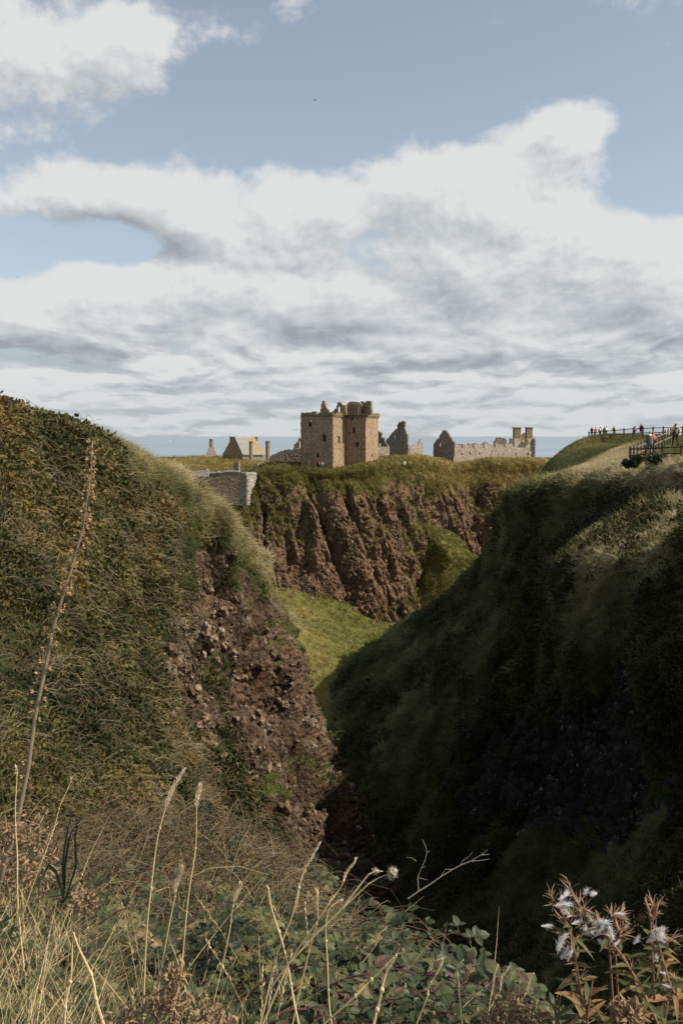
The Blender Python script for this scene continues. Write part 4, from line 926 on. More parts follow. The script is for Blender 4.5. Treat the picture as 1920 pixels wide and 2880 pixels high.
# ---- people
M_skin = flat('skin', (.42, .25, .18), var=.05)
clothmats = {}
def cloth(c):
    if c not in clothmats: clothmats[c] = flat('cloth_%d' % len(clothmats), c, .9, .18, 30)
    return clothmats[c]
def skinned(name, J, E, rad, mat, parent, root=0, sub=1):
    off = Vector(parent.location)
    me = bpy.data.meshes.new(name); me.from_pydata([tuple(Vector(j) - off) for j in J], E, []); me.materials.append(mat)
    o = link(name, me, parent)
    md = o.modifiers.new('skin', 'SKIN'); md.use_smooth_shade = True
    lay = me.skin_vertices[0] if me.skin_vertices else None
    if lay is None:
        bpy.context.view_layer.objects.active = o
        me.attributes  # the layer is created together with the modifier
    if me.skin_vertices:
        for i, r in enumerate(rad): me.skin_vertices[0].data[i].radius = (r, r) if not hasattr(r, '__len__') else r
        me.skin_vertices[0].data[root].use_root = True
    s_ = o.modifiers.new('sub', 'SUBSURF'); s_.levels = sub; s_.render_levels = sub
    return o
def person(base, H, face, label, top_, legs, hair, pose='stand', hood=None, pack=None, bare=False, cat='person', group='visitors at the viewpoint'):
    """face = heading in degrees (0 looks away from the camera). a whole figure about H tall"""
    e = empty('person', base, label, cat, group)
    M3 = Matrix.Rotation(-R(face), 3, 'Z'); s_ = H / 1.75; B = Vector(base)
    def q(x, y, z_): return B + M3 @ (Vector((x, y, z_)) * s_)
    step = .16 if pose == 'walk' else (.05 if pose == 'stand' else .02)
    lean = .10 if pose == 'lean' else .02
    ey = .12 + (.2 if pose == 'lean' else 0); 
    pel = q(0, 0, .95); hipL, hipR = q(-.10, 0, .90), q(.10, 0, .90)
    kL, kR = q(-.11, step + .03, .5), q(.11, -step * .4 + .04, .5)
    aL, aR = q(-.12, step * 1.2, .09), q(.12, -step * 1.4, .09 + (.05 if pose == 'walk' else 0))
    tL, tR = q(-.13, step * 1.2 + .17, .04), q(.13, -step * 1.4 + .16, .04)
    ch = q(0, lean * .6, 1.25); nk = q(0, lean, 1.48); hd = q(0, lean + .03, 1.62); ht = q(0, lean + .02, 1.70)
    sL_, sR_ = q(-.19, lean, 1.42), q(.19, lean, 1.42)
    if pose == 'lean': eL, eR, hL, hR = q(-.27, lean + .2, 1.20), q(.27, lean + .2, 1.20), q(-.12, lean + .42, 1.12), q(.12, lean + .42, 1.12)
    elif pose == 'photo': eL, eR, hL, hR = q(-.30, lean + .16, 1.22), q(.30, lean + .16, 1.22), q(-.10, lean + .32, 1.50), q(.10, lean + .32, 1.50)
    else: eL, eR, hL, hR = q(-.26, lean - .04, 1.14), q(.27, lean + .03, 1.14), q(-.24, lean + .10, .88), q(.25, lean + .12, .90)
    fL, fR = hL + (hL - eL).normalized() * .09 * s_, hR + (hR - eR).normalized() * .09 * s_
    k = s_
    J = [pel, ch, nk, hd, ht, sL_, eL, hL, fL, sR_, eR, hR, fR, hipL, kL, aL, tL, hipR, kR, aR, tR]
    E = [(0, 1), (1, 2), (2, 3), (3, 4), (1, 5), (5, 6), (6, 7), (7, 8), (1, 9), (9, 10), (10, 11), (11, 12), (0, 13), (13, 14), (14, 15), (15, 16), (0, 17), (17, 18), (18, 19), (19, 20)]
    rad = [.12, .135, .05, .095, .07, .055, .040, .028, .020, .055, .040, .028, .020, .085, .055, .036, .030, .085, .055, .036, .030]
    skinned('body', J, E, [r * k for r in rad], M_skin, e)
    up = 1.13
    lo = q(0, .0, .80) if top_[1] else q(0, 0, .92)
    Jt = [lo, ch, q(0, lean, 1.44), sL_, eL, hL, sR_, eR, hR]
    Et = [(0, 1), (1, 2), (1, 3), (3, 4), (4, 5), (1, 6), (6, 7), (7, 8)]
    rt = [.19 if top_[1] else .165, .18, .085, .085, .066, .05, .085, .066, .05]
    skinned('jacket', Jt, Et, [r * k for r in rt], cloth(top_[0]), e)
    kz = .55 if bare else 1.0
    aL2 = kL + (aL - kL) * (.35 if bare else .97); aR2 = kR + (aR - kR) * (.35 if bare else .97)
    Jl = [q(0, 0, .93), hipL, kL, aL2, hipR, kR, aR2]
    skinned('trousers', Jl, [(0, 1), (1, 2), (2, 3), (0, 4), (4, 5), (5, 6)], [x * k for x in (.15, .105, .075, .055, .105, .075, .055)], cloth(legs), e)
    for a_, t_ in ((aL, tL), (aR, tR)):
        mb = MB(); mb.tube([a_ - (t_ - a_) * .35, a_, (a_ + t_) / 2, t_], [.04 * k, .055 * k, .05 * k, .03 * k], 7); mb.build('shoe', cloth((.03, .03, .03)), e, True)
    mb = MB(); bk = M3 @ Vector((0, -1, 0))
    mb.blob(hd + Vector((0, 0, .035 * k)) + bk * .022 * k, (.098 * k, .105 * k, .108 * k), 3, .06, 10, 7); mb.build('hair', cloth(hair), e, True)
    # face: nose and ears and eyes
    mb = MB(); fwd = M3 @ Vector((0, 1, 0)); sd = M3 @ Vector((1, 0, 0))
    mb.blob(hd + fwd * .098 * k - Vector((0, 0, .005)), (.016 * k, .02 * k, .022 * k), 1, 0, 6, 4); mb.build('nose', M_skin, e, True)
    for sg in (-1, 1):
        mb = MB(); mb.blob(hd + fwd * .088 * k + sd * sg * .033 * k + Vector((0, 0, .02 * k)), .012 * k, 1, 0, 6, 4); mb.build('eye', cloth((.02, .02, .02)), e, True)
        mb = MB(); mb.blob(hd + sd * sg * .098 * k, (.014 * k, .022 * k, .03 * k), 1, 0, 6, 4); mb.build('ear', M_skin, e, True)
    if hood:
        mb = MB(); mb.blob(nk + bk * .09 * k - Vector((0, 0, .02)), (.15 * k, .10 * k, .09 * k), 4, .08, 10, 6); mb.build('hood', cloth(hood), e, True)
    if pack:
        mb = MB(); c = ch + bk * .24 * k
        mb.blob(c, (.18 * k, .13 * k, .26 * k), 5, .05, 10, 8); mb.build('backpack', cloth(pack), e, True)
    return e
def feet(x, y, Y, crop=K4): return at(*cr(crop, x, y), Y)
person(feet(1450, 497, 79), 1.78, -8, 'person in grey and mustard jacket and black trousers walking up the lawn', ((.11, .12, .13), True), (.018, .018, .02), (.10, .06, .03), 'walk', hood=(.42, .28, .08), group=None)
e = bpy.data.objects[[o.name for o in bpy.data.objects if o.name.startswith('person')][-1]]
skb = Matrix.Rotation(R(8), 3, 'Z')
# mustard sleeves
B = Vector(e.location)
for sg in (-1, 1):
    mb = MB(); a = B + skb @ Vector((sg * .21, .0, 1.46)); b = B + skb @ Vector((sg * .285, .0, 1.17)); c = B + skb @ Vector((sg * .27, .1, .95))
    mb.tube([a, (a + b) / 2, b, c], [.10, .095, .085, .062], 8); mb.build('sleeve', cloth((.42, .28, .08)), e, True)
person(feet(1072, 622, 73), 1.70, 12, 'person in long olive green coat with white hood beside the path fence', ((.10, .115, .085), True), (.05, .08, .12), (.33, .24, .12), 'stand', hood=(.72, .70, .72), bare=True, group=None)
e = [o for o in bpy.data.objects if o.name.startswith('person')][-1]
mb = MB(); B = Vector(feet(1072, 622, 73))
mb.tube([B + Vector((0, 0, .62)), B + Vector((0, 0, .85)), B + Vector((0, 0, 1.15)), B + Vector((0, 0, 1.40))], [.25, .24, .215, .16], 12); mb.build('coat_skirt', cloth((.10, .115, .085)), e, True)
person(feet(1112, 600, 76), 1.66, -15, 'person in hot pink top just behind the one in the green coat', ((.75, .10, .16), False), (.03, .035, .05), (.30, .14, .07), 'stand', pack=None, group=None)
g = 'visitors at the viewpoint'
person(feet(222, 372, 167), 1.78, 10, 'person in black jacket at the far left corner of the viewpoint', ((.02, .022, .025), True), (.03, .035, .05), (.05, .03, .02), 'photo', group=g)
person(feet(280, 362, 166), 1.62, -20, 'person in bright red coat between dark jackets at the viewpoint', ((.55, .035, .03), True), (.35, .35, .38), (.12, .06, .03), 'stand', group=g)
person(feet(345, 366, 165), 1.72, 20, 'person in dark blue jacket with white bag right of the red coat', ((.02, .03, .05), True), (.02, .02, .03), (.04, .03, .02), 'stand', pack=(.7, .7, .7), group=g)
person(feet(402, 362, 164), 1.65, 60, 'person in brown jacket turning sideways beside a fence post', ((.10, .06, .045), False), (.05, .06, .09), (.14, .07, .04), 'stand', group=g)
person(feet(437, 356, 168), 1.74, -30, 'person in pale grey shirt and dark cap among the group', ((.50, .52, .54), False), (.25, .27, .30), (.03, .03, .035), 'photo', group=g)
person(feet(545, 352, 162), 1.64, 0, 'person in yellow jacket with dark backpack leaning on the rail', ((.62, .40, .05), False), (.45, .33, .08), (.25, .07, .04), 'lean', pack=(.02, .02, .02), group=g)
person(feet(852, 352, 153), 1.60, 30, 'person in pink jumper with dark scarf by the skyline fence', ((.62, .36, .32), False), (.05, .05, .06), (.30, .16, .07), 'stand', hood=(.03, .03, .035), group=g)
person(feet(945, 342, 150), 1.80, -25, 'person in dark red shirt and dark jacket next to a skyline post', ((.13, .03, .035), False), (.03, .03, .04), (.12, .07, .05), 'stand', pack=(.03, .03, .03), group=g)
g = 'visitors at the foot of the keep'
person(feet(182, 832, 258, K1), 1.65, 40, 'person in red and teal at the left foot of the keep wall', ((.55, .06, .03), False), (.04, .14, .18), (.1, .05, .03), 'stand', group=g)
person(feet(304, 848, 257, K1), 1.72, 10, 'person in bright red coat before the keep doorway', ((.65, .04, .03), True), (.03, .04, .08), (.08, .05, .03), 'stand', group=g)
person(feet(341, 852, 256, K1), 1.75, -20, 'person in light blue jacket right of the red coat at the keep', ((.16, .33, .42), True), (.03, .10, .16), (.30, .12, .08), 'stand', group=g)
# ------------------------------------------------------------------ plant materials (tint comes with each instance)
def plant_mat(name, stops, transl=.25, rough=.75, var=.6, nscale=9.0, spec=.25, uvvein=False):
    m_, t = newmat(name)
    P = t.n('ShaderNodeNewGeometry').outputs['Position']
    tint = t.n('ShaderNodeAttribute', attribute_name='tint', attribute_type='INSTANCER').outputs['Fac']
    f = t.m('ADD', tint, t.m('MULTIPLY', t.m('SUBTRACT', t.noise(P, nscale, 4, .7), .5), var), clamp=True)
    c = t.ramp(f, stops)
    fine = t.noise(P, nscale * 5, 2)
    c = t.mix(t.ss(fine, .35, .65, .35, 0), c, tuple(x * .45 for x in stops[0][1]))
    finish(t, c, rough, None, 0, 0, spec, transl)
    return m_
M_grassy = plant_mat('hill_grass_blades', [(0, (.036, .05, .013)), (.35, (.11, .115, .034)), (.65, (.32, .27, .12)), (1, (.60, .50, .30))], .3)
M_grassc = plant_mat('castle_grass_blades', [(0, (.085, .09, .022)), (.4, (.20, .17, .045)), (.7, (.36, .27, .09)), (1, (.50, .38, .16))], .3, nscale=1.2)
M_leafy = plant_mat('hill_bramble_leaves', [(0, (.018, .026, .007)), (.35, (.055, .062, .016)), (.6, (.14, .115, .030)), (.8, (.22, .14, .045)), (1, (.24, .10, .035))], .22)
M_dead = plant_mat('dead_twigs', [(0, (.08, .055, .030)), (.5, (.21, .155, .085)), (1, (.40, .32, .19))], .0)
M_bramble = plant_mat('near_bramble_leaves', [(0, (.018, .027, .009)), (.4, (.052, .064, .019)), (.65, (.125, .12, .034)), (.82, (.19, .13, .05)), (1, (.11, .055, .045))], .22, .55, .5, 14, .4)
M_gorse = plant_mat('dark_gorse_needles', [(0, (.010, .018, .009)), (.6, (.03, .042, .018)), (1, (.07, .07, .022))], .15)
M_straw = plant_mat('straw', [(0, (.26, .17, .07)), (.5, (.52, .39, .19)), (1, (.76, .62, .36))], .25, .6, .5, 20)
M_blade = plant_mat('near_green_blades', [(0, (.035, .06, .024)), (.5, (.085, .125, .045)), (1, (.28, .26, .09))], .35, .5, .5, 12)

# ------------------------------------------------------------------ plant pieces to scatter
def rnd(a, b): return random.uniform(a, b)
def blades(mb, n, h, wd, spread, droop, seg=3, wind=(0, 0), lean=.25):
    for _ in range(n):
        a = rnd(0, 6.283); r = spread * math.sqrt(random.random()); hh = h * rnd(.55, 1.15); b = rnd(0, 6.283)
        ld = lean * rnd(.2, 1.6); dr = droop * rnd(.3, 1.5)
        o = Vector((r * math.cos(a), r * math.sin(a), -.03 * h)); dx, dy = math.cos(b), math.sin(b); pts = []
        for k in range(seg + 1):
            f = k / seg
            hx = (ld * f + dr * f * f) * hh
            pts.append(o + Vector((dx * hx + wind[0] * f * f * hh, dy * hx + wind[1] * f * f * hh, hh * (f - .35 * dr * f * f))))
        c = rnd(0, 6.283)
        mb.strip(pts, [wd * (1 - (k / seg) ** 1.5 * .9) for k in range(seg + 1)], (math.cos(c), math.sin(c), .1))
def leaf_at(mb, p, d, n, L, w_, k=3, fold=.25, curl=.25, mi=0):
    """small leaf from p along d, upper side n"""
    d = Vector(d).normalized(); n = Vector(n); side = d.cross(n); 
    if side.length < 1e-4: side = d.cross(Vector((1, 0, 0)))
    side.normalize(); n = side.cross(d); pts = []; ws = []
    for i in range(k + 1):
        f = i / k; pts.append(Vector(p) + d * L * f - n * curl * L * f * f); ws.append(w_ * math.sin(math.pi * min(1, f * .92 + .08)) ** .7 if 0 < i < k else w_ * .06)
    mb.strip(pts, ws, side, fold, mi)
def bush_piece(nl, rx, rz, ls, twigs=4, spiky=False):
    mb = MB()
    for _ in range(nl):
        u = Vector((random.gauss(0, 1), random.gauss(0, 1), abs(random.gauss(0, 1)) * .9)); u.normalize(); r = random.random() ** .45
        p = Vector((u.x * rx * r, u.y * rx * r, u.z * rz * r)); d = (u + Vector((rnd(-.8, .8), rnd(-.8, .8), rnd(-.5, .6))))
        s_ = ls * rnd(.6, 1.4)
        if spiky: mb.strip([p, p + d.normalized() * s_ * 2.2], [s_ * .22, .002], (rnd(-1, 1), rnd(-1, 1), rnd(-1, 1)))
        else:
            q = Vector((rnd(-1, 1), rnd(-1, 1), rnd(.2, 1))).normalized(); d.normalize(); sd = d.cross(q)
            if sd.length < .05: continue
            sd.normalize(); mb.add([p, p + d * s_ * .5 + sd * s_ * .42, p + d * s_, p + d * s_ * .5 - sd * s_ * .42], [(0, 1, 2, 3)])
    for _ in range(twigs):
        a = rnd(0, 6.283); L = rx * rnd(.9, 1.8); pts = []
        for k in range(5):
            f = k / 4; pts.append((math.cos(a) * L * f, math.sin(a) * L * f, rz * (1.3 * f * 1.6 - 1.5 * f * f) * rnd(.9, 1.1)))
        mb.tube(pts, [.006, .006, .005, .004, .002], 3, False, 1)
    return mb
def tangle_piece(n, L, rad):
    mb = MB()
    for _ in range(n):
        a = rnd(0, 6.283); l_ = L * rnd(.5, 1.3); h = l_ * rnd(.2, .75); o = Vector((rnd(-.2, .2), rnd(-.2, .2), 0)) * L; w1 = rnd(-.4, .4)
        pts = [o + Vector((math.cos(a + w1 * f) * l_ * f, math.sin(a + w1 * f) * l_ * f, h * (2.6 * f - 2.3 * f * f))) for f in (0, .2, .4, .6, .8, 1)]
        mb.tube(pts, [rad, rad, rad * .9, rad * .8, rad * .6, rad * .3], 3, False)
    return mb
def bramble_piece(n, L=.5, ls=.045, leafmi=0):
    mb = MB(); a0 = rnd(0, 6.283); h = L * rnd(.35, .8)
    f_ = lambda f: Vector((math.cos(a0 + .5 * f) * L * f, math.sin(a0 + .5 * f) * L * f, h * (2.4 * f - 1.9 * f * f)))
    mb.tube([f_(i / 6) for i in range(7)], [.0035, .0035, .003, .003, .0025, .002, .001], 4, False, 1)
    for i in range(n):
        f = (i + rnd(.2, .8)) / n; p = f_(f); b = a0 + (1 if i % 2 else -1) * rnd(.5, 1.6)
        d = Vector((math.cos(b), math.sin(b), rnd(-.1, .5))); q = p + d.normalized() * ls * rnd(.5, 1.1)
        mb.tube([p, q], .0012, 3, False, 1)
        n_ = Vector((rnd(-.4, .4), rnd(-.4, .4), 1)); s_ = ls * rnd(.7, 1.25)
        leaf_at(mb, q, d, n_, s_ * 1.15, s_ * .38, 4, .22, .3)
        for sg in (-1, 1):
            d2 = Matrix.Rotation(sg * rnd(1.0, 1.35), 3, 'Z') @ d; leaf_at(mb, q, d2, n_, s_ * .95, s_ * .32, 3, .22, .3)
    return mb
def stalk_piece(h, heads=True):
    mb = MB(); a = rnd(0, 6.283); ln = rnd(.05, .5) * h; dx, dy = math.cos(a), math.sin(a)
    f_ = lambda f: Vector((dx * ln * f * f, dy * ln * f * f, h * f))
    mb.tube([f_(i / 5) for i in range(6)], [.0022, .002, .0018, .0015, .0012, .0008], 4, False)
    if heads:
        for i in range(14):
            f = .78 + .22 * i / 14; p = f_(f); d = (f_(min(1, f + .03)) - f_(f - .03)).normalized() + Vector((rnd(-.5, .5), rnd(-.5, .5), 0))
            leaf_at(mb, p, d, (rnd(-1, 1), rnd(-1, 1), .2), .022, .0035, 2, .3, 0)
    b = rnd(0, 6.283)
    mb.strip([f_(.3), f_(.3) + Vector((math.cos(b) * .10, math.sin(b) * .10, .12)) * h, f_(.3) + Vector((math.cos(b) * .25, math.sin(b) * .25, .06)) * h], [.003, .003, .0005], (math.sin(b), -math.cos(b), 0))
    return mb
PIECES = {}
def pieces(key, builders, mats):
    c = bpy.data.collections.new('plant_pieces_' + key)
    for i, b in enumerate(builders):
        me = b.mesh('%s_%02d' % (key, i), mats); o = bpy.data.objects.new('%s_%02d' % (key, i), me); c.objects.link(o)
    PIECES[key] = (c, len(builders))
def many(n, fn): return [fn() for _ in range(n)]
def gb(*a, **k):
    def f(): m = MB(); blades(m, *a, **k); return m
    return f
pieces('hill_grass', many(5, gb(18, .42, .012, .16, .7, 3, (.35, -.1))), [M_grassy])
pieces('castle_grass', many(4, gb(12, 1.0, .07, .7, .6, 2, (.3, 0))), [M_grassc])
pieces('bush', many(5, lambda: bush_piece(170, .50, .42, .085, 3)), [M_leafy, M_dead])
pieces('tangle', many(5, lambda: tangle_piece(16, 1.1, .008)), [M_dead])
pieces('gorse', many(4, lambda: bush_piece(260, .6, .55, .085, 3, True)), [M_gorse, M_dead])
pieces('bramble', many(6, lambda: bramble_piece(10)), [M_bramble, M_dead])
pieces('near_tangle', many(5, lambda: tangle_piece(9, .45, .0022)), [M_dead])
pieces('near_blades', many(5, gb(14, .45, .0045, .08, .8, 5, (.1, 0), lean=.35)), [M_blade])
pieces('near_straw', many(6, gb(9, .55, .0028, .14, .6, 5, (.12, 0), lean=.75)), [M_straw])
pieces('stalk', many(6, lambda: stalk_piece(rnd(.55, .9))), [M_straw])

def proj(P):
    x, y, z = P[..., 0], P[..., 1], P[..., 2]
    f = y * CP - z * SP; u = y * SP + z * CP
    f = np.where(f < .05, .05, f)
    return 960 + FPX * x / f, 1440 - FPX * u / f
def sample(key, n, weight, margin=220, facing=True, seed=0):
    """points spread over a landform, evenly as the eye sees them"""
    L = LAND[key]; P, N = L['P'], L['N']; r = np.random.default_rng(seed)
    Pc = (P[:-1, :-1] + P[1:, 1:]) / 2; Nc = N[:-1, :-1]
    area = np.linalg.norm(np.cross(P[1:, :-1] - P[:-1, :-1], P[:-1, 1:] - P[:-1, :-1]), axis=2)
    d = np.linalg.norm(Pc, axis=2); px, py = proj(Pc)
    cosv = -(Nc * Pc).sum(2) / d
    w_ = area / (d * d) * (np.clip(cosv, .12, 1) if facing else 1) * (cosv > -.15 if facing else 1)
    w_ = w_ * (px > -margin) * (px < 1920 + margin) * (py > -margin) * (py < 2880 + margin * 3) * (Pc[..., 1] > .6)
    g = L['g'][:-1, :-1]; t = L['t'][:-1, :-1]
    w_ = w_ * np.clip(weight(px, py, g, t, Nc, Pc), 0, 9)
    w_ = w_.ravel(); w_ = w_ / w_.sum(); idx = r.choice(len(w_), n, p=w_)
    i, j = np.unravel_index(idx, Nc.shape[:2]); a, b = r.random((n, 1)), r.random((n, 1))
    pos = P[i, j] * (1 - a) * (1 - b) + P[i + 1, j] * a * (1 - b) + P[i, j + 1] * (1 - a) * b + P[i + 1, j + 1] * a * b
    return dict(pos=pos, nrm=N[i, j], d=np.linalg.norm(pos, axis=1), g=L['g'][i, j], t=L['t'][i, j])
def scatter(name, key, pts, scale, tint, label, lean=.45, bias=(0, 0, 0), seed=0, sink=0.0):
    n = len(pts['pos']); r = np.random.default_rng(seed + 50)
    up = pts['nrm'] * lean + np.array([0, 0, 1.0]) * (1 - lean) + np.array(bias) + r.normal(size=(n, 3)) * .2
    up /= np.linalg.norm(up, axis=1)[:, None]
    yaw = r.random(n) * 6.283
    a = np.stack([np.cos(yaw), np.sin(yaw), np.zeros(n)], 1); x = a - up * (a * up).sum(1)[:, None]; x /= np.linalg.norm(x, axis=1)[:, None]; y = np.cross(up, x)
    eul = np.stack([np.arctan2(y[:, 2], up[:, 2]), -np.arcsin(np.clip(x[:, 2], -1, 1)), np.arctan2(x[:, 1], x[:, 0])], 1)
    c, k = PIECES[key]
    me = bpy.data.meshes.new(name); me.vertices.add(n); me.vertices.foreach_set('co', (pts['pos'] - up * sink).astype(np.float32).ravel())
    for nm, ty, v in (('rot', 'FLOAT_VECTOR', eul), ('scl', 'FLOAT', scale), ('tint', 'FLOAT', np.clip(tint, 0, 1)), ('idx', 'INT', r.integers(0, k, n))):
        at_ = me.attributes.new(nm, ty, 'POINT'); at_.data.foreach_set('vector' if ty == 'FLOAT_VECTOR' else 'value', np.asarray(v, np.int32 if ty == 'INT' else np.float32).ravel())
    o = link(name, me); tag(o, label, None, None, 'stuff')
    g = bpy.data.node_groups.new('scatter_' + name, 'GeometryNodeTree')
    g.interface.new_socket('Geometry', in_out='INPUT', socket_type='NodeSocketGeometry'); g.interface.new_socket('Geometry', in_out='OUTPUT', socket_type='NodeSocketGeometry')
    N_ = g.nodes; gi, go = N_.new('NodeGroupInput'), N_.new('NodeGroupOutput')
    iop = N_.new('GeometryNodeInstanceOnPoints'); ci = N_.new('GeometryNodeCollectionInfo'); ci.inputs[0].default_value = c; ci.inputs['Separate Children'].default_value = True; ci.inputs['Reset Children'].default_value = True
    def na(nm, ty):
        q = N_.new('GeometryNodeInputNamedAttribute'); q.data_type = ty; q.inputs[0].default_value = nm; return q.outputs['Attribute']
    l = g.links; l.new(gi.outputs[0], iop.inputs['Points']); l.new(ci.outputs[0], iop.inputs['Instance']); iop.inputs['Pick Instance'].default_value = True
    l.new(na('idx', 'INT'), iop.inputs['Instance Index']); l.new(na('rot', 'FLOAT_VECTOR'), iop.inputs['Rotation']); l.new(na('scl', 'FLOAT'), iop.inputs['Scale']); l.new(iop.outputs[0], go.inputs[0])
    md = o.modifiers.new('scatter', 'NODES'); md.node_group = g
    return o
def nz(P, s_, seed): return fbm(P, s_, 3, .6, seed)

# --- left hill: pale long grass on the crest, brambles and dead stems below, tufts on the cliff
def crestline(px): return np.interp(px, [-200, 0, 130, 270, 400, 520, 600, 680, 740, 790, 840], [1030, 1115, 1160, 1215, 1275, 1350, 1400, 1480, 1545, 1660, 1790])
def offedge(px, py): return 1 - sstep(py, 1600, 1720) * sstep(px, 640, 720)
def wl(px, py, g, t, N, P):     # grass
    dcr = py - crestline(px); band = np.exp(-np.clip(dcr, 0, 900) / np.interp(px, [100, 300, 450, 560, 700], [20, 85, 125, 75, 60])) * (px > 120)
    pt = np.exp(-((px - 20) / 110) ** 2 - ((py - 1810) / 110) ** 2) * 1.6
    return (band * 2.4 + pt + .07 + .8 * sstep(nz(P, .22, 81), .08, .25)) * (g > .5) * (.12 + .88 * offedge(px, py))
s_ = sample('left_hill', 24000, wl, seed=1)
px_, py_ = proj(s_['pos']); dcr = py_ - crestline(px_)
ti = .20 + .62 * np.exp(-np.clip(dcr, 0, 900) / np.interp(px_, [200, 700], [60, 95])) * (px_ > 130) + .35 * nz(s_['pos'], .6, 82) + .4 * nz(s_['pos'], .15, 83)
scatter('hill_grass', 'hill_grass', s_, rng.uniform(.55, 1.3, 24000) * (1 + .15 * (px_ > 200)) * np.clip(s_['d'] / 45, .45, 1.2), ti, 'long pale windblown grass along the crest of the left hill', .35, (.25, -.1, 0), 1)
def wb(px, py, g, t, N, P):
    dcr = py - crestline(px); off = np.clip(dcr / np.interp(px, [0, 200, 420, 760], [10, 60, 200, 420]), 0, 1) ** 2
    pt = 1 - .95 * np.exp(-((px - 20) / 110) ** 2 - ((py - 1810) / 110) ** 2)
    right = sstep(px, 500, 430) * (1 - sstep(px, 400, 450) * sstep(py, 1480, 1560))
    return off * pt * (g > .5) * (.12 + sstep(nz(P, .22, 84), -.25, .2)) * (1 - .75 * sstep(nz(P, .22, 81), .08, .25)) * (.06 + .94 * right)
s_ = sample('left_hill', 12000, wb, seed=2)
ti = .42 + .8 * nz(s_['pos'], .2, 85) + rng.normal(size=12000) * .16 + .25 * sstep(proj(s_['pos'])[0], 250, 0) * sstep(proj(s_['pos'])[1], 1500, 1200)
scatter('bramble_thicket', 'bush', s_, rng.uniform(.55, 1.35, 12000) * np.clip(s_['d'] / 28, .35, 1.35), ti, 'dark tangled bramble thicket covering the left hillside', .5, (0, 0, 0), 2, .05)
s_ = sample('left_hill', 2600, lambda px, py, g, t, N, P: (g > .45) * (sstep(nz(P, .25, 86), -.1, .25) + .15) * sstep(py - crestline(px), 0, 80) * sstep(px, 700, 430), seed=3)
scatter('dead_stems', 'tangle', s_, rng.uniform(.3, .8, 2600) * np.clip(s_['d'] / 30, .4, 1.3), .35 + .4 * nz(s_['pos'], .3, 87) + rng.normal(size=2600) * .3, 'grey brown dead stems hanging through the hillside thicket', .5, (0, -.1, 0), 3)

# --- right bank
def wr(px, py, g, t, N, P): return (g > .5) * (.4 + .6 * (nz(P, .3, 88) > 0))
s_ = sample('right_bank', 26000, wr, seed=4)
ti = .10 + 1.1 * (s_['t']) + .12 + .3 * nz(s_['pos'], .2, 89) + rng.normal(size=26000) * .08
scatter('bank_grass', 'hill_grass', s_, rng.uniform(.7, 1.3, 26000) * np.clip(s_['d'] / 45, .5, 1.8), ti, 'dark green grass hanging over the shaded right bank', .5, (-.15, -.1, 0), 4)
s_ = sample('right_bank', 5200, lambda px, py, g, t, N, P: (g > .45) * sstep(nz(P, .13, 90), -.05, .2) * sstep(py, 1350, 1420) * (1 - .8 * np.exp(-((px - 1700) / 250) ** 2 - ((py - 1560) / 60) ** 2)), seed=5)
scatter('bank_shrubbery', 'bush', s_, rng.uniform(.7, 1.4, 5200) * np.clip(s_['d'] / 38, .5, 1.8), .34 + .3 * nz(s_['pos'], .3, 91) + rng.normal(size=5200) * .1, 'dark shrubs and ferns in the shade of the right bank', .5, (0, 0, 0), 5, .1)
s_ = sample('headland', 20000, lambda px, py, g, t, N, P: 1 - .85 * (px > 1850) * (py > 1232) * (py < 1272), seed=6)
scatter('headland_grass', 'hill_grass', s_, rng.uniform(.5, 1.0, 20000) * np.clip(s_['d'] / 75, .7, 1.1) * (1 - .35 * (s_['pos'][:, 1] > 125)), s_['t'] * .95 + .12 * nz(s_['pos'], .3, 92) + rng.normal(size=20000) * .07, 'pale dry grass beside the path and dark turf on the headland', .3, (.2, 0, 0), 6)

# --- castle rock, ramp, valley
s_ = sample('castle_rock', 17000, lambda px, py, g, t, N, P: sstep(g, .45, .7) * (P[..., 1] < 345) * (1 - .9 * ((px > 850) * (px < 1065) * (P[..., 1] > 262))), seed=7)
scatter('headland_turf', 'castle_grass', s_, rng.uniform(.45, 1.0, 17000), s_['t'] * .9 + .25 * nz(s_['pos'], .10, 93) + rng.normal(size=17000) * .08, 'rough olive and straw turf on the castle plateau and ledges', .4, (.15, 0, 0), 7)
s_ = sample('valley_floor', 9000, lambda px, py, g, t, N, P: (P[..., 1] > 60) * 1.0, seed=8)
scatter('valley_grass', 'castle_grass', s_, rng.uniform(.4, .9, 9000) * np.clip(s_['d'] / 180, .5, 1.2), .25 + s_['t'] * .7 + .25 * nz(s_['pos'], .10, 94), 'sunlit yellow green grass on the valley floor', .6, (0, 0, 0), 8)
s_ = sample('grass_ramp', 3500, lambda px, py, g, t, N, P: 1.0 * (g > .4), seed=9)
scatter('ramp_grass', 'castle_grass', s_, rng.uniform(.35, .7, 3500), .3 + .4 * nz(s_['pos'], .12, 95), 'green grass on the ramp beside the castle cliff', .6, (0, 0, 0), 9)

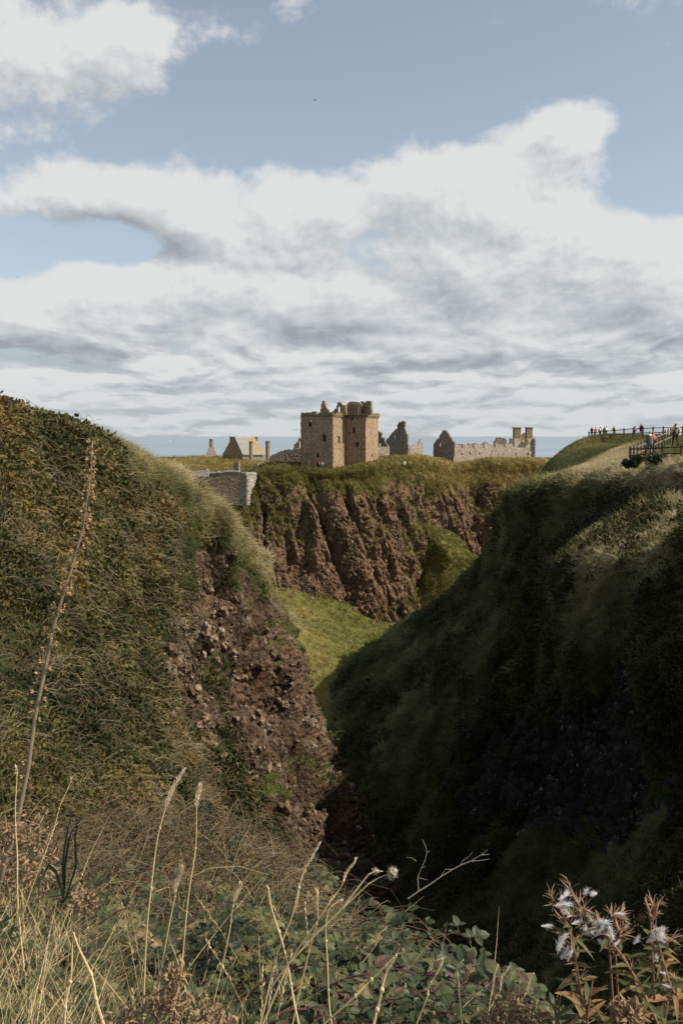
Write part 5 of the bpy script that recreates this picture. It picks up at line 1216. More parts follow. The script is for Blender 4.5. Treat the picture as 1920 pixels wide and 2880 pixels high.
# --- bank in front
def straw_zone(px, py): return sstep(px, 1100, 200) * sstep(py, 2480, 2850) + .6 * sstep(px, 260, 40) * sstep(py, 2300, 2500)
s_ = sample('front_bank', 6200, lambda px, py, g, t, N, P: (1.0 - .55 * straw_zone(px, py)) * (.05 + sstep(nz(P, .9, 96), -.15, .2)) * sstep(P[..., 1], 1.9, 2.6) * (.12 + .88 * sstep(P[..., 1], 8.5, 5.5)), seed=10)
scatter('bramble_leaves', 'bramble', s_, rng.uniform(.5, 1.05, 6200) * np.clip(s_['d'] / 4.5, .75, 1.05), .34 + .45 * nz(s_['pos'], .7, 97) + rng.normal(size=6200) * .26, 'low green bramble leaves covering the near bank', .35, (0, -.2, 0), 10)
s_ = sample('front_bank', 8500, lambda px, py, g, t, N, P: sstep(P[..., 1], 3.0, 6.5) * (.3 + sstep(nz(P, .5, 98), -.2, .2)), seed=11)
scatter('bank_thicket', 'bush', s_, rng.uniform(.2, .5, 8500) * np.clip(s_['d'] / 9, .5, 1.3), .58 + .6 * nz(s_['pos'], .5, 99) + rng.normal(size=8500) * .15, 'brown and olive thicket along the edge of the near bank', .4, (0, -.1, 0), 11, .05)
s_ = sample('front_bank', 2400, lambda px, py, g, t, N, P: sstep(P[..., 1], 2.0, 4) * (.35 + sstep(nz(P, .6, 100), -.1, .2)), seed=12)
scatter('dry_tangle', 'near_tangle', s_, rng.uniform(.5, 1.1, 2400) * np.clip(s_['d'] / 5, .7, 1.8), .30 - .25 * sstep(s_['d'], 5, 9) + rng.normal(size=2400) * .2, 'fine dry stems tangled through the near brambles', .35, (0, 0, 0), 12)
s_ = sample('front_bank', 1500, lambda px, py, g, t, N, P: (.15 + straw_zone(px, py)) * (P[..., 1] < 8) * sstep(P[..., 1], 1.6, 2.2), seed=13)
scatter('green_blades', 'near_blades', s_, rng.uniform(.5, 1.0, 1500), .4 + rng.normal(size=1500) * .25, 'bluish green grass blades low in the near bank', .2, (0, 0, 0), 13)
s_ = sample('front_bank', 1900, lambda px, py, g, t, N, P: (.03 + straw_zone(px, py) ** 1.6) * (P[..., 1] < 8) * sstep(P[..., 1], 1.6, 2.2), seed=14)
scatter('dry_straw', 'near_straw', s_, rng.uniform(.3, .85, 1900), .6 + rng.normal(size=1900) * .3, 'crossing straw coloured grass blades in the lower left of the near bank', .2, (.05, 0, 0), 14)
s_ = sample('front_bank', 150, lambda px, py, g, t, N, P: (.10 + straw_zone(px, py)) * (P[..., 1] < 8) * sstep(P[..., 1], 2.2, 3), seed=15)
scatter('seeding_grass', 'stalk', s_, rng.uniform(.45, .85, 150), .55 + rng.normal(size=150) * .2, 'thin dry seeding grass among the near brambles', .15, (.05, 0, 0), 15)

# --- conglomerate blocks that stand proud of the rock faces
def rock_mat(name, a, b, c, lich):
    m_, t = newmat(name)
    P = t.n('ShaderNodeNewGeometry').outputs['Position']
    tint = t.n('ShaderNodeAttribute', attribute_name='tint', attribute_type='INSTANCER').outputs['Fac']
    n1, n2 = t.noise(P, 2.2, 5, .65), t.noise(P, 9, 4, .65)
    cc = t.ramp(t.m('ADD', t.m('MULTIPLY', n1, .5), t.m('MULTIPLY', tint, .5)), [(.25, a), (.5, b), (.75, c)])
    cc = t.mix(t.m('MULTIPLY', t.ss(t.m('ADD', n2, t.m('MULTIPLY', tint, .25)), .72, .84), .75), cc, lich)
    finish(t, cc, .95, n2, .8, .06, .1); return m_
M_blockL = rock_mat('lichened_conglomerate', (.06, .038, .024), (.125, .082, .050), (.24, .17, .11), (.33, .29, .22))
M_blockC = rock_mat('red_conglomerate', (.06, .036, .024), (.130, .080, .048), (.23, .155, .095), (.30, .26, .21))
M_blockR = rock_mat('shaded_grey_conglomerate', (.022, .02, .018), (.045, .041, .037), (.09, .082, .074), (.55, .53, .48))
def block(seed):
    def f():
        r = np.random.default_rng(seed + random.randint(0, 9999)); bm_ = MB(); nu, nv = 7, 5; V = []; F_ = []
        for j in range(nv + 1):
            for i in range(nu):
                th = math.pi * j / nv; ph = 2 * math.pi * i / nu; u = np.array([math.sin(th) * math.cos(ph), math.sin(th) * math.sin(ph), math.cos(th)])
                k = max(abs(u)) ** -.6 * (.75 + .4 * r.random()) if 0 < j < nv else .9
                V.append(u * k * np.array([.5, .5, .75]))
        for j in range(nv):
            for i in range(nu): F_.append((j * nu + i, (j + 1) * nu + i, (j + 1) * nu + (i + 1) % nu, j * nu + (i + 1) % nu))
        bm_.add(V, F_); return bm_
    return f
pieces('blockL', many(8, block(1)), [M_blockL]); pieces('blockC', many(8, block(2)), [M_blockC]); pieces('blockR', many(6, block(3)), [M_blockR])
s_ = sample('left_hill', 7500, lambda px, py, g, t, N, P: sstep(g, .5, .32) * (.15 + sstep(nz(P * np.array([1, 1, .35]), .45, 101), -.1, .3)) * (px > 330), seed=21)
scatter('left_rock_blocks', 'blockL', s_, np.minimum(rng.gamma(1.5, .065, 7500) + .04, .5), .1 + .8 * rng.random(7500), 'lichened conglomerate blocks jutting from the left rock face', .75, (0, 0, .2), 21, .03)
s_ = sample('castle_rock', 6000, lambda px, py, g, t, N, P: sstep(g, .5, .3) * (.15 + sstep(nz(P * np.array([1, 1, .35]), .12, 102), -.1, .3)) * (P[..., 1] < 300), seed=22)
scatter('castle_rock_blocks', 'blockC', s_, np.minimum(rng.gamma(1.5, .17, 6000) + .12, 1.4), rng.random(6000) * .75, 'red conglomerate blocks jutting from the cliff below the castle', .75, (0, 0, .3), 22, .10)
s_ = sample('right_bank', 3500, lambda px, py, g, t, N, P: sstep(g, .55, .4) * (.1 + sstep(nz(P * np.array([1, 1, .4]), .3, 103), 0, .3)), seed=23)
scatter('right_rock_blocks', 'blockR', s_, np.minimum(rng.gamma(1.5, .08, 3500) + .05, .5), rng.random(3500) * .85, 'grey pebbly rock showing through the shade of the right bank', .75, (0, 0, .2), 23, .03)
s_ = sample('valley_floor', 260, lambda px, py, g, t, N, P: (P[..., 1] > 150) * (sstep(P[..., 1], 200, 235) + .06), seed=24)
scatter('fallen_stones', 'blockC', s_, rng.gamma(1.6, .3, 260) + .2, rng.random(260), 'fallen stones at the foot of the castle cliff', .3, (0, 0, .2), 24, .1)
# ------------------------------------------------------------------ single plants in front
def leafmat(name, stops, vein=None, rough=.6, transl=.25, nscale=25.):
    m_, t = newmat(name)
    P = t.n('ShaderNodeNewGeometry').outputs['Position']; uv = t.n('ShaderNodeSeparateXYZ', {0: t.n('ShaderNodeTexCoord').outputs['UV']}).outputs
    rnd_ = t.n('ShaderNodeObjectInfo').outputs['Random']
    f = t.m('ADD', t.m('MULTIPLY', rnd_, .75), t.m('MULTIPLY', t.noise(P, nscale, 4, .6), .35), clamp=True)
    c = t.ramp(f, stops); bump = None
    if vein:
        ax = t.m('ABSOLUTE', t.m('SUBTRACT', uv[0], .5))
        wv = t.m('ABSOLUTE', t.m('SUBTRACT', t.m('FRACT', t.m('MULTIPLY', t.m('SUBTRACT', uv[1], t.m('MULTIPLY', ax, .55)), 8.0)), .5))
        vn = t.m('MAXIMUM', t.ss(wv, .12, .0), t.ss(ax, .035, .0))
        c = t.mix(t.m('MULTIPLY', vn, .6), c, vein); bump = t.m('SUBTRACT', 1.0, vn)
    finish(t, c, rough, bump, .7, .004, .35, transl)
    return m_
M_bl = leafmat('bramble_leaf_green', [(0, (.022, .045, .018)), (.45, (.055, .08, .028)), (.75, (.10, .10, .04)), (.92, (.11, .05, .045)), (1, (.15, .05, .03))], (.10, .14, .08))
M_cane = flat('bramble_cane', (.13, .05, .05), var=.4, scale=20)
M_fwleaf = leafmat('willowherb_leaf', [(0, (.035, .065, .025)), (.4, (.075, .10, .03)), (.65, (.22, .14, .05)), (.88, (.34, .19, .07)), (1, (.20, .08, .05))], (.5, .3, .14), transl=.3)
M_fwstem = flat('willowherb_stem', (.24, .125, .08), var=.4, scale=12)
M_pod = flat('seed_pod_skin', (.42, .27, .19), var=.4, scale=30, transl=.2)
M_fluff = flat('white_seed_fluff', (.80, .77, .74), var=.1, scale=40, transl=.3)
M_spike = flat('dead_spike_stem', (.19, .145, .09), var=.35, scale=15)
M_caps = flat('seed_capsule_brown', (.40, .25, .12), var=.5, scale=40, transl=.15)
M_strawS = flat('straw_stem', (.66, .50, .26), var=.25, scale=30, transl=.15)
M_strawP = flat('pale_seed_head', (.70, .58, .40), var=.3, scale=60, transl=.25)
M_umb = flat('grey_umbel_knob', (.25, .21, .15), var=.4, scale=60)
M_brown = flat('withered_leaf', (.27, .18, .10), var=.5, scale=30, transl=.15)
M_twig = flat('bare_grey_twig', (.30, .27, .20), var=.3, scale=20)
Z3 = Vector((0, 0, 1))

def toothed_leaf(k=9, L=1.0, w_=.36, teeth=True, fold=.18, curl=.22):
    V, F_, U = [], [], []
    for i in range(k + 1):
        f = i / k; ww = w_ * math.sin(math.pi * (f ** .8)) ** .75 if 0 < i < k else 0.004
        if teeth and i % 2 and 0 < i < k: ww *= .80
        z_ = -curl * f * f; x = f * L
        for s_ in (-1, -.5, 0, .5, 1):
            V.append((x + (.04 if abs(s_) == 1 and teeth else 0), s_ * ww, z_ + abs(s_) * ww * fold + (.012 if (i % 2) else -.008) * abs(s_)))
            U.append((.5 + s_ * .5, f))
    for i in range(k):
        for j in range(4): F_.append((i * 5 + j, i * 5 + j + 1, (i + 1) * 5 + j + 1, (i + 1) * 5 + j))
    return V, F_, U
def leaf_mesh(name, mat, **k):
    V, F_, U = toothed_leaf(**k); return mesh_from(name, V, F_, mat, True, uv=U)
def place(name, me, parent, p, d, up, s_, roll=0.0):
    """one leaf object at p pointing along d"""
    d = Vector(d).normalized(); y = Vector(up).cross(d)
    if y.length < 1e-3: y = Vector((1, 0, 0)).cross(d)
    y.normalize(); z_ = d.cross(y); M3 = Matrix((d, y, z_)).transposed() @ Matrix.Rotation(roll, 3, 'X')
    o = bpy.data.objects.new(name, me); col.objects.link(o); o.parent = parent
    o.matrix_local = Matrix.Translation(Vector(p) - Vector(parent.location)) @ M3.to_4x4() @ Matrix.Scale(s_, 4)
    return o
BLM = [leaf_mesh('bramble_leaf', M_bl, w_=.34), leaf_mesh('bramble_leaf', M_bl, w_=.38, curl=.4, fold=.1), leaf_mesh('bramble_leaf', M_bl, w_=.31, curl=.1, fold=.35)]

def bramble_bush(canes, label, seed, n=9, ls=.05):
    """canes: lists of (px, py, Y)"""
    random.seed(seed)
    b0 = at(*canes[0][0]); e = empty('bramble_bush', b0, label, 'bramble', 'leafy brambles at the edge of the near bank')
    for c in canes:
        pts = [Vector(at(*p)) for p in c]
        # smooth
        P_ = []
        for i in range(len(pts) - 1):
            for k in range(5):
                f = k / 5; P_.append(pts[i].lerp(pts[i + 1], f) + Vector((0, 0, .02 * math.sin(math.pi * f))))
        P_.append(pts[-1])
        mb = MB(); mb.tube(P_, [.0042 * (1 - .6 * i / len(P_)) for i in range(len(P_))], 6); mb.build('cane', M_cane, e)
        L = len(P_)
        for i in range(n):
            f = (i + .5) / n; q = P_[min(L - 1, int(f * L))]; dr = (P_[min(L - 1, int(f * L) + 1)] - P_[max(0, int(f * L) - 1)]).normalized()
            for _ in range(1):
                sd = dr.cross(Z3).normalized() * (1 if i % 2 else -1)
                d = (dr * .4 + sd * rnd(.5, 1) + Vector((0, -rnd(.1, .6), rnd(-.1, .7)))).normalized(); s_ = ls * rnd(.75, 1.35) * (1 - .35 * f)
                st = q + d * s_ * rnd(.5, .9); mb = MB(); mb.tube([q, st], [.0016, .001], 4); mb.build('leaf_stalk', M_cane, e)
                up = Vector((rnd(-.5, .5), rnd(-.9, -.1), 1))
                place('leaf', BLM[i % 3], e, st, d, up, s_ * 1.2)
                for sg in (-1, 1):
                    d2 = Matrix.Rotation(sg * rnd(.95, 1.3), 3, up.normalized()) @ d; place('leaf', BLM[(i + 1) % 3], e, st - d * .003, d2, up, s_ * rnd(.85, 1.05))
    return e
bramble_bush([[(1010, 2600, 5.4), (1090, 2575, 5.2), (1150, 2570, 5.0), (1210, 2625, 4.9), (1290, 2630, 4.8)], [(1060, 2680, 4.8), (1180, 2640, 4.7), (1250, 2660, 4.6), (1285, 2700, 4.5)]], 'bramble arching out over the gorge with its tip against the dark', 1, 10, .048)
bramble_bush([[(900, 2790, 3.2), (1060, 2740, 3.15), (1180, 2745, 3.1), (1300, 2780, 3.0)], [(1000, 2860, 3.0), (1120, 2810, 2.95), (1260, 2800, 2.9), (1400, 2840, 2.85)], [(1150, 2900, 3.), (1260, 2850, 2.95), (1310, 2760, 3.0), (1335, 2720, 3.05)]], 'large veined bramble leaves on a red cane at the bottom edge of the picture', 2, 9, .045)
bramble_bush([[(960, 2560, 6.0), (1030, 2545, 5.9), (1110, 2590, 5.7)], [(930, 2660, 5.2), (1050, 2630, 5.1), (1140, 2660, 5.0)]], 'pale green toothed bramble leaves on top of the bank, left of the arching tip', 3, 9, .046)
bramble_bush([[(700, 2800, 3.3), (800, 2740, 3.3), (900, 2720, 3.2), (980, 2750, 3.2)], [(760, 2880, 2.9), (860, 2840, 2.9), (960, 2850, 2.9)]], 'low bramble between the straw stems right of the withered thistle', 4, 9, .038)
bramble_bush([[(1330, 2800, 3.5), (1390, 2750, 3.5), (1450, 2790, 3.5), (1500, 2860, 3.4)], [(1390, 2870, 3.2), (1450, 2800, 3.2), (1540, 2820, 3.2)]], 'small bramble left of the foot of the fluffy willowherb', 5, 8, .045)
bramble_bush([[(260, 2500, 4.6), (360, 2450, 4.6), (470, 2460, 4.5), (560, 2500, 4.4)], [(280, 2600, 4.0), (390, 2550, 4.0), (480, 2570, 4.0)], [(520, 2600, 4.2), (620, 2540, 4.3), (730, 2560, 4.2)]], 'bluish bramble in the grass below the tall seeding stalks', 6, 9, .040)

# --- tall dead flower spike at the left
random.seed(21)
YS = 3.3
path = [(-20, 2560), (12, 2440), (45, 2330), (80, 2160), (100, 2010), (128, 1880), (152, 1760), (182, 1660), (205, 1590), (232, 1490), (246, 1400), (256, 1330), (261, 1240)]
pts = [Vector(at(x, y, YS + .0006 * (2500 - y) * .1)) for x, y in path]
e = empty('dead_flower_spike', at(-20, 2560, YS), 'tall leaning dead brown flower spike lined with seed capsules at the left', 'dead flower')
mb = MB(); n_ = len(pts); mb.tube(pts, [.0088, .0084, .0079, .0074, .0069, .0064, .0059, .0054, .0048, .0043, .0037, .003, .002], 8); mb.build('stem', M_spike, e, True)
mbc = MB()
for k in range(5):
    a = k * 1.257; d = Vector((math.cos(a), math.sin(a), 0)); mbc.strip([d * .15, d * .55 + Z3 * .45, d * .75 + Z3 * .95, d * .35 + Z3 * 1.25 if k % 2 else d * 1.1 + Z3 * 1.15], [.12, .34, .26, .05], (-math.sin(a), math.cos(a), 0), .3)
mbc.blob((0, 0, .45), (.33, .33, .42), 2, .15, 6, 4)
caps_me = [mbc.mesh('seed_capsule', M_caps)]
mbc = MB()
for k in range(4):
    a = k * 1.6 + .4; d = Vector((math.cos(a), math.sin(a), 0)); mbc.strip([d * .1, d * .5 + Z3 * .3, d * .9 + Z3 * .8, d * 1.2 + Z3 * .5], [.15, .30, .2, .03], (-math.sin(a), math.cos(a), 0), .25)
mbc.blob((0, 0, .4), (.28, .28, .40), 5, .2, 6, 4)
caps_me.append(mbc.mesh('seed_capsule', M_caps))
def along(pts, f):
    x = f * (len(pts) - 1); i = min(len(pts) - 2, int(x)); return pts[i].lerp(pts[i + 1], x - i), (pts[i + 1] - pts[i]).normalized()
cnt = 0
for i in range(124):
    f = .22 + .78 * (i / 123) ** .9; p, d = along(pts, f)
    if rnd(0, 1) > .35 + .65 * f and f < .7: continue
    a = i * 2.4 + rnd(-.4, .4); sd = Vector((math.cos(a), math.sin(a) * .7, rnd(.0, .5))).normalized()
    q = p + sd * rnd(.012, .026) * (1.1 - .45 * f)
    mb = MB(); mb.tube([p, q], .0012, 4); mb.build('capsule_stalk', M_spike, e)
    o = bpy.data.objects.new('seed_capsule', caps_me[i % 2]); col.objects.link(o); o.parent = e; dd_ = (sd + Vector((rnd(-.4, .4), rnd(-.4, .4), rnd(-.6, .3)))).normalized()
    o.matrix_local = Matrix.Translation(q - Vector(e.location)) @ dd_.to_track_quat('Z', 'Y').to_matrix().to_4x4() @ Matrix.Scale(.0105 * rnd(.75, 1.2) * (1.15 - .35 * f), 4)
# --- grass stalks
def grass_stalk(label, path, Y, rad=.0022, head=None, hl=.0, mat=None, seed=0, dense=1.0, hw=.006):
    random.seed(seed + 300)
    pts = [Vector(at(x, y, Y)) for x, y in path]
    # run the stem down into the undergrowth
    d0 = (pts[0] - pts[1]).normalized(); base = pts[0] + Vector((d0.x, .1, min(d0.z, -.6))).normalized() * .25
    P_ = [base] + pts; e = empty('grass_stalk', base, label, 'grass stalk', 'dry grass stalks standing up from the near bank')
    sm = []
    for i in range(len(P_) - 1):
        a, b = P_[max(i - 1, 0)], P_[i]; c, d = P_[i + 1], P_[min(i + 2, len(P_) - 1)]
        for k in range(4):
            t_ = k / 4; sm.append(.5 * ((2 * b) + (c - a) * t_ + (2 * a - 5 * b + 4 * c - d) * t_ * t_ + (3 * b - a - 3 * c + d) * t_ ** 3))
    sm.append(P_[-1]); n_ = len(sm)
    wx, wz = rnd(0, 6), rnd(0, 6); sm = [p + Vector((math.sin(i * .7 + wx), math.sin(i * .9 + wz), 0)) * .0022 * Y / 2.4 for i, p in enumerate(sm)]
    mb = MB(); mb.tube(sm, [rad * (1 - .6 * i / n_) for i in range(n_)], 6); mb.build('stem', mat or M_strawS, e)
    for f in (.35, .6):
        p, d = along(sm, f); mb = MB(); mb.blob(p, (rad * 1.25, rad * 1.25, rad * 2), 1, .1, 6, 4); mb.build('node', M_strawS, e)
    if head:
        f0 = 1 - head; mb = MB(); k = int(46 * head / .2 * dense)
        for i in range(k):
            f = f0 + (1 - f0) * (i + .5) / k; p, d = along(sm, f); a = i * 2.4; w_ = hw * .62 * math.sin(math.pi * ((f - f0) / (1 - f0) * .80 + .17)) + .0006
            sd = Vector((math.cos(a), math.sin(a), 0)); q = p + sd * w_ * .5
            leaf_at(mb, q, (d * 2.0 + sd * rnd(.2, 1)), sd, .012 * rnd(.7, 1.3) * min(1, hw / .009), .0020 * min(1, hw / .009), 3, .4, -.1)
        mb.build('seed_head', M_strawP, e)
    return e
def c7(*pts): return [(x / 1.568, 1800 + y / 1.568) for x, y in pts]
def c8(*pts): return [(1000 + x / 1.7043, 1800 + y / 1.7043) for x, y in pts]
grass_stalk('tallest straw stalk with long feathery head bending right, before the rock face', c7((650, 1290), (662, 1110), (690, 930), (718, 770), (755, 680), (806, 580)), 2.5, .0024, .30, seed=1, hw=.010)
grass_stalk('upright stalk with plump broken head just right of the feathery one', c7((800, 1430), (835, 1130), (858, 920), (872, 740), (880, 645)), 2.6, .0022, .20, seed=2, hw=.011)
grass_stalk('slender stalk leaning right with a sparse pointed head near the gorge edge', c7((1170, 1600), (1230, 1370), (1290, 1200), (1340, 1030), (1375, 950), (1412, 900)), 2.3, .0026, .40, seed=3, dense=.6)
grass_stalk('thick straw leaning left, crossing the pointed one', c7((1320, 1700), (1275, 1470), (1230, 1290), (1195, 1160), (1176, 1088)), 2.3, .0032, .30, seed=4, dense=.35)
grass_stalk('thin straight straw right of the crossing pair', c7((1465, 1700), (1445, 1500), (1438, 1330), (1450, 1190), (1500, 1150)), 2.3, .0024, .08, seed=5)
grass_stalk('bare straw leaning right behind the broad green blade', c7((290, 1230), (340, 1090), (400, 950), (455, 825)), 2.9, .0026, None, seed=6)
grass_stalk('thin stalk leaning right beside the withered clump at the left', c7((190, 960), (250, 790), (285, 690), (316, 605)), 2.9, .0020, .22, seed=7, dense=.4, hw=.005)
grass_stalk('thick pale straw bending left at the bottom, left of the withered thistle', c7((445, 1650), (415, 1530), (370, 1400), (325, 1290)), 2.1, .0040, None, seed=8)
grass_stalk('short thick straw standing nearly upright at the bottom left', c7((285, 1690), (300, 1560), (316, 1430), (328, 1300)), 2.1, .0036, None, seed=9)
grass_stalk('thin straw rising at the left edge before the flower spike', c7((80, 1100), (72, 900), (74, 700), (70, 560)), 2.8, .0026, .1, seed=10)
grass_stalk('short stalk with a chubby seed head in the middle of the bank', c7((1000, 1330), (1025, 1210), (1038, 1130), (1060, 1078)), 2.6, .0018, .35, seed=11, hw=.009)
grass_stalk('stalk with drooping brown head left of the chubby one', c7((760, 1180), (772, 1110), (790, 1050), (800, 1008)), 2.6, .0018, .55, seed=12, hw=.009)
grass_stalk('stalk with curled tip right of the chubby one', c7((1380, 1310), (1400, 1220), (1402, 1150), (1392, 1105)), 2.4, .0018, .4, seed=13)
grass_stalk('pale bristly stalk rising against the dark at the gorge edge', c7((1420, 1210), (1480, 1120), (1515, 1060), (1540, 1010), (1566, 965)), 2.3, .0020, .45, seed=14, dense=.5)
grass_stalk('thick woolly straw leaning right near the bottom middle', c8((88, 1850), (112, 1720), (145, 1610), (192, 1510)), 2.0, .0040, .25, seed=15, dense=.5, hw=.005)
grass_stalk('long straw lying diagonally from the lower left to the woolly one', c8((-60, 1760), (40, 1665), (120, 1580), (200, 1508)), 2.05, .0028, None, seed=16)
grass_stalk('straw with broken hooked tip above the small bramble', c8((500, 1720), (490, 1640), (490, 1570), (512, 1530)), 2.2, .0022, None, seed=17)
grass_stalk('straw leaning right between the woolly and the hooked straws', c8((320, 1760), (350, 1670), (385, 1600), (418, 1528)), 2.2, .0022, .2, seed=18, dense=.4, hw=.005)
grass_stalk('grass ear against the dark, left one of the pair right of the hooked straw', c8((640, 1780), (650, 1690), (662, 1620), (682, 1562)), 2.5, .0016, .6, seed=19, hw=.004)
grass_stalk('grass ear against the dark, right one of the pair right of the hooked straw', c8((650, 1760), (685, 1680), (705, 1620), (728, 1568)), 2.5, .0016, .5, seed=20, hw=.004)
grass_stalk('lone thin grass ear leaning right just left of the willowherb', c8((795, 1740), (815, 1690), (832, 1645), (850, 1603)), 2.5, .0014, .5, seed=21, hw=.004)
# stalk with three round knobs
random.seed(5)
P_ = c7((1160, 1690), (1270, 1430), (1400, 1290)) + c8((-30, 1255), (60, 1170), (110, 1140), (165, 1118))
pts = [Vector(at(x, y, 2.25)) for x, y in P_]
e = empty('umbel_stalk', pts[0] + Vector((0, 0, -.1)), 'forked dry stalk ending in three round grey knobs against the dark gorge', 'dry flower')
mb = MB(); mb.tube([pts[0] + Vector((-.04, 0, -.15))] + pts, [.003, .0028, .0026, .0022, .0018, .0014, .0012, .001], 6); mb.build('stem', M_strawS, e)
P2 = [Vector(at(x, y, 2.22)) for x, y in c8((-60, 1280), (20, 1175), (60, 1125), (95, 1105), (130, 1110))]
mb = MB(); mb.tube(P2, [.0024, .002, .0016, .0012, .001], 6); mb.build('stem', M_strawS, e)
for x, y, r_ in ((95, 1108, .008), (166, 1132, .008), (176, 1116, .0125)):
    (kx, ky), = c8((x, y)); c = at(kx, ky, 2.24); mb = MB()
    mb.blob(c, r_, int(x), .18, 9, 6)
    for i in range(40):
        u = Vector((random.gauss(0, 1), random.gauss(0, 1), random.gauss(0, 1))).normalized(); mb.strip([Vector(c) + u * r_ * .8, Vector(c) + u * r_ * 1.35], [.0009, .0004], (rnd(-1, 1), rnd(-1, 1), rnd(-1, 1)))
    mb.build('seed_knob', M_umb, e)
# broad green grass blade plant
e = empty('broad_grass', at(185, 2500, 2.8), 'broad bluish green grass with one long blade arching right', 'grass plant')
for pp in (c7((285, 1120), (290, 1000), (310, 860), (380, 760), (460, 705), (545, 675)), c7((285, 1120), (280, 980), (300, 850), (318, 770), (300, 752)), c7((290, 1100), (285, 980), (300, 930), (330, 850)), c7((290, 1150), (340, 1000), (335, 860), (345, 780)), c7((290, 1150), (250, 1020), (215, 990), (180, 1060)), c7((290, 1150), (330, 1080), (355, 1060), (370, 1090))):
    ps = [Vector(at(x, y, 2.75 + .03 * i)) for i, (x, y) in enumerate(pp)]; mb = MB(); k = len(ps)
    sm = [along(ps, i / 14)[0] for i in range(15)]
    mb.strip(sm, [.0075 * math.sin(math.pi * (.25 + .73 * i / 14)) for i in range(15)], (.6, -.5, .6), .3); mb.build('blade', M_blade, e)

# --- willowherb with white fluff
pod_me = []
for k in range(3):
    random.seed(40 + k); mb = MB()
    for j in range(3):
        a = j * 2.09 + k; d = Vector((math.cos(a), math.sin(a), 0)); c_ = rnd(.25, .7)
        ps = [Vector((0, 0, f)) * 1.0 + d * (c_ * f * f * .8) - Z3 * (c_ * .35 * f ** 3) for f in (0, .2, .4, .6, .8, 1)]
        mb.strip(ps, [.028, .034, .034, .03, .022, .006], (-math.sin(a), math.cos(a), 0), .5)
    pod_me.append(mb.mesh('seed_pod', M_pod))
fl_me = []
for k in range(3):
    random.seed(60 + k); mb = MB()
    for j in range(110):
        tw = rnd(0, 6.283); sp = abs(random.gauss(0, .38)); u = Vector((math.cos(tw) * sp, math.sin(tw) * sp, 1)).normalized(); o_ = Vector((rnd(-.06, .06), rnd(-.06, .06), rnd(-.4, .25)))
        L = rnd(.3, .8); v = Vector((rnd(-1, 1), rnd(-1, 1), rnd(-.8, .2))) * .35
        mb.strip([o_, o_ + u * L * .4, o_ + u * L * .7 + v * L * .3, o_ + (u * .85 + v) * L], [.009, .009, .006, .002], v.cross(u) if v.cross(u).length > .01 else (1, 0, 0))
    fl_me.append(mb.mesh('seed_fluff', M_fluff))
fwl = [leaf_mesh('willowherb_leaf', M_fwleaf, k=8, w_=.10, teeth=False, curl=c_, fold=.3) for c_ in (.1, .5, .9)]
def orient(name, me, parent, p, d, s_, roll=0):
    o = bpy.data.objects.new(name, me); col.objects.link(o); o.parent = parent
    o.matrix_local = Matrix.Translation(Vector(p) - Vector(parent.location)) @ Vector(d).to_track_quat('Z', 'Y').to_matrix().to_4x4() @ Matrix.Rotation(roll, 4, 'Z') @ Matrix.Scale(s_, 4)
    return o
def willowherb(label, stems, Y, seed, fluffs, pods, leaf_to=.55, nl=34, ls=.075):
    random.seed(seed)
    first = [Vector(at(x, y, Y)) for x, y in stems[0]]
    e = empty('willowherb', first[0], label, 'wildflower', 'willowherbs gone to seed at the lower right')
    ax = []
    for si, sp_ in enumerate(stems):
        ps = [Vector(at(x, y, Y + .01 * si)) for x, y in sp_]; ps = [ps[0] + Vector((.03, .05, -.22))] + ps
        sm = [along(ps, i / 20)[0] for i in range(21)]
        mb = MB(); r0 = .0042 if si == 0 else .0028; mb.tube(sm, [r0 * (1 - .7 * i / 20) for i in range(21)], 7); mb.build('stem', M_fwstem, e, True); ax.append(sm)
    for i in range(nl):
        sm = ax[i % len(ax)] if i % 3 == 0 else ax[0]; f = .12 + leaf_to * (i + rnd(0, 1)) / nl; p, d = along(sm, f); a = i * 2.4
        u = Vector((math.cos(a), math.sin(a) * .8, rnd(.1, .9))).normalized()
        place('leaf', fwl[random.choice((0, 1, 1, 2))], e, p, u, Vector((rnd(-.3, .3), rnd(-.6, .1), 1)), ls * rnd(.6, 1.2) * (1.25 - f), rnd(-.5, .5))
    for i in range(pods):
        sm = ax[i % len(ax)]; f = .42 + .56 * i / pods; p, d = along(sm, f); a = i * 2.4 + rnd(-.3, .3)
        u = (d * rnd(.7, 1.5) + Vector((math.cos(a), math.sin(a), rnd(-.9, .3)))).normalized(); orient('seed_pod', pod_me[i % 3], e, p, u, rnd(.022, .046), rnd(0, 6))
    for i, (x, y, s_) in enumerate(fluffs):
        q = c8((x, y))[0]; p = Vector(at(q[0], q[1], Y - .01)); u = Vector((rnd(-.7, .7), rnd(-.5, .2), rnd(-.2, 1))).normalized()
        orient('seed_fluff', fl_me[i % 3], e, p - u * s_ * .25, u, s_ * .8, rnd(0, 6))
    for i in range(9):
        sm = ax[i % len(ax)]; f = .86 + .14 * rnd(0, 1); p, d = along(sm, f); a = i * 2.4; u = (d + Vector((math.cos(a), math.sin(a), 0)) * .9).normalized()
        place('leaf', fwl[1], e, p, u, (0, 0, 1), .018 * rnd(.7, 1.3))
    return e
willowherb('leftmost willowherb gone to seed, with one upright white tuft at its top', [c8((1095, 1850), (1088, 1740), (1065, 1620), (1045, 1480), (1010, 1350), (960, 1260), (922, 1212)), c8((1040, 1440), (1025, 1370), (1040, 1310), (1075, 1280), (1100, 1290))], 2.15, 71,
           [(1012, 1215, .05), (1014, 1265, .055), (1005, 1300, .04), (985, 1440, .045), (1010, 1490, .045), (975, 1470, .04), (1030, 1500, .04), (925, 1370, .035), (1000, 1420, .035)], 26, nl=34)
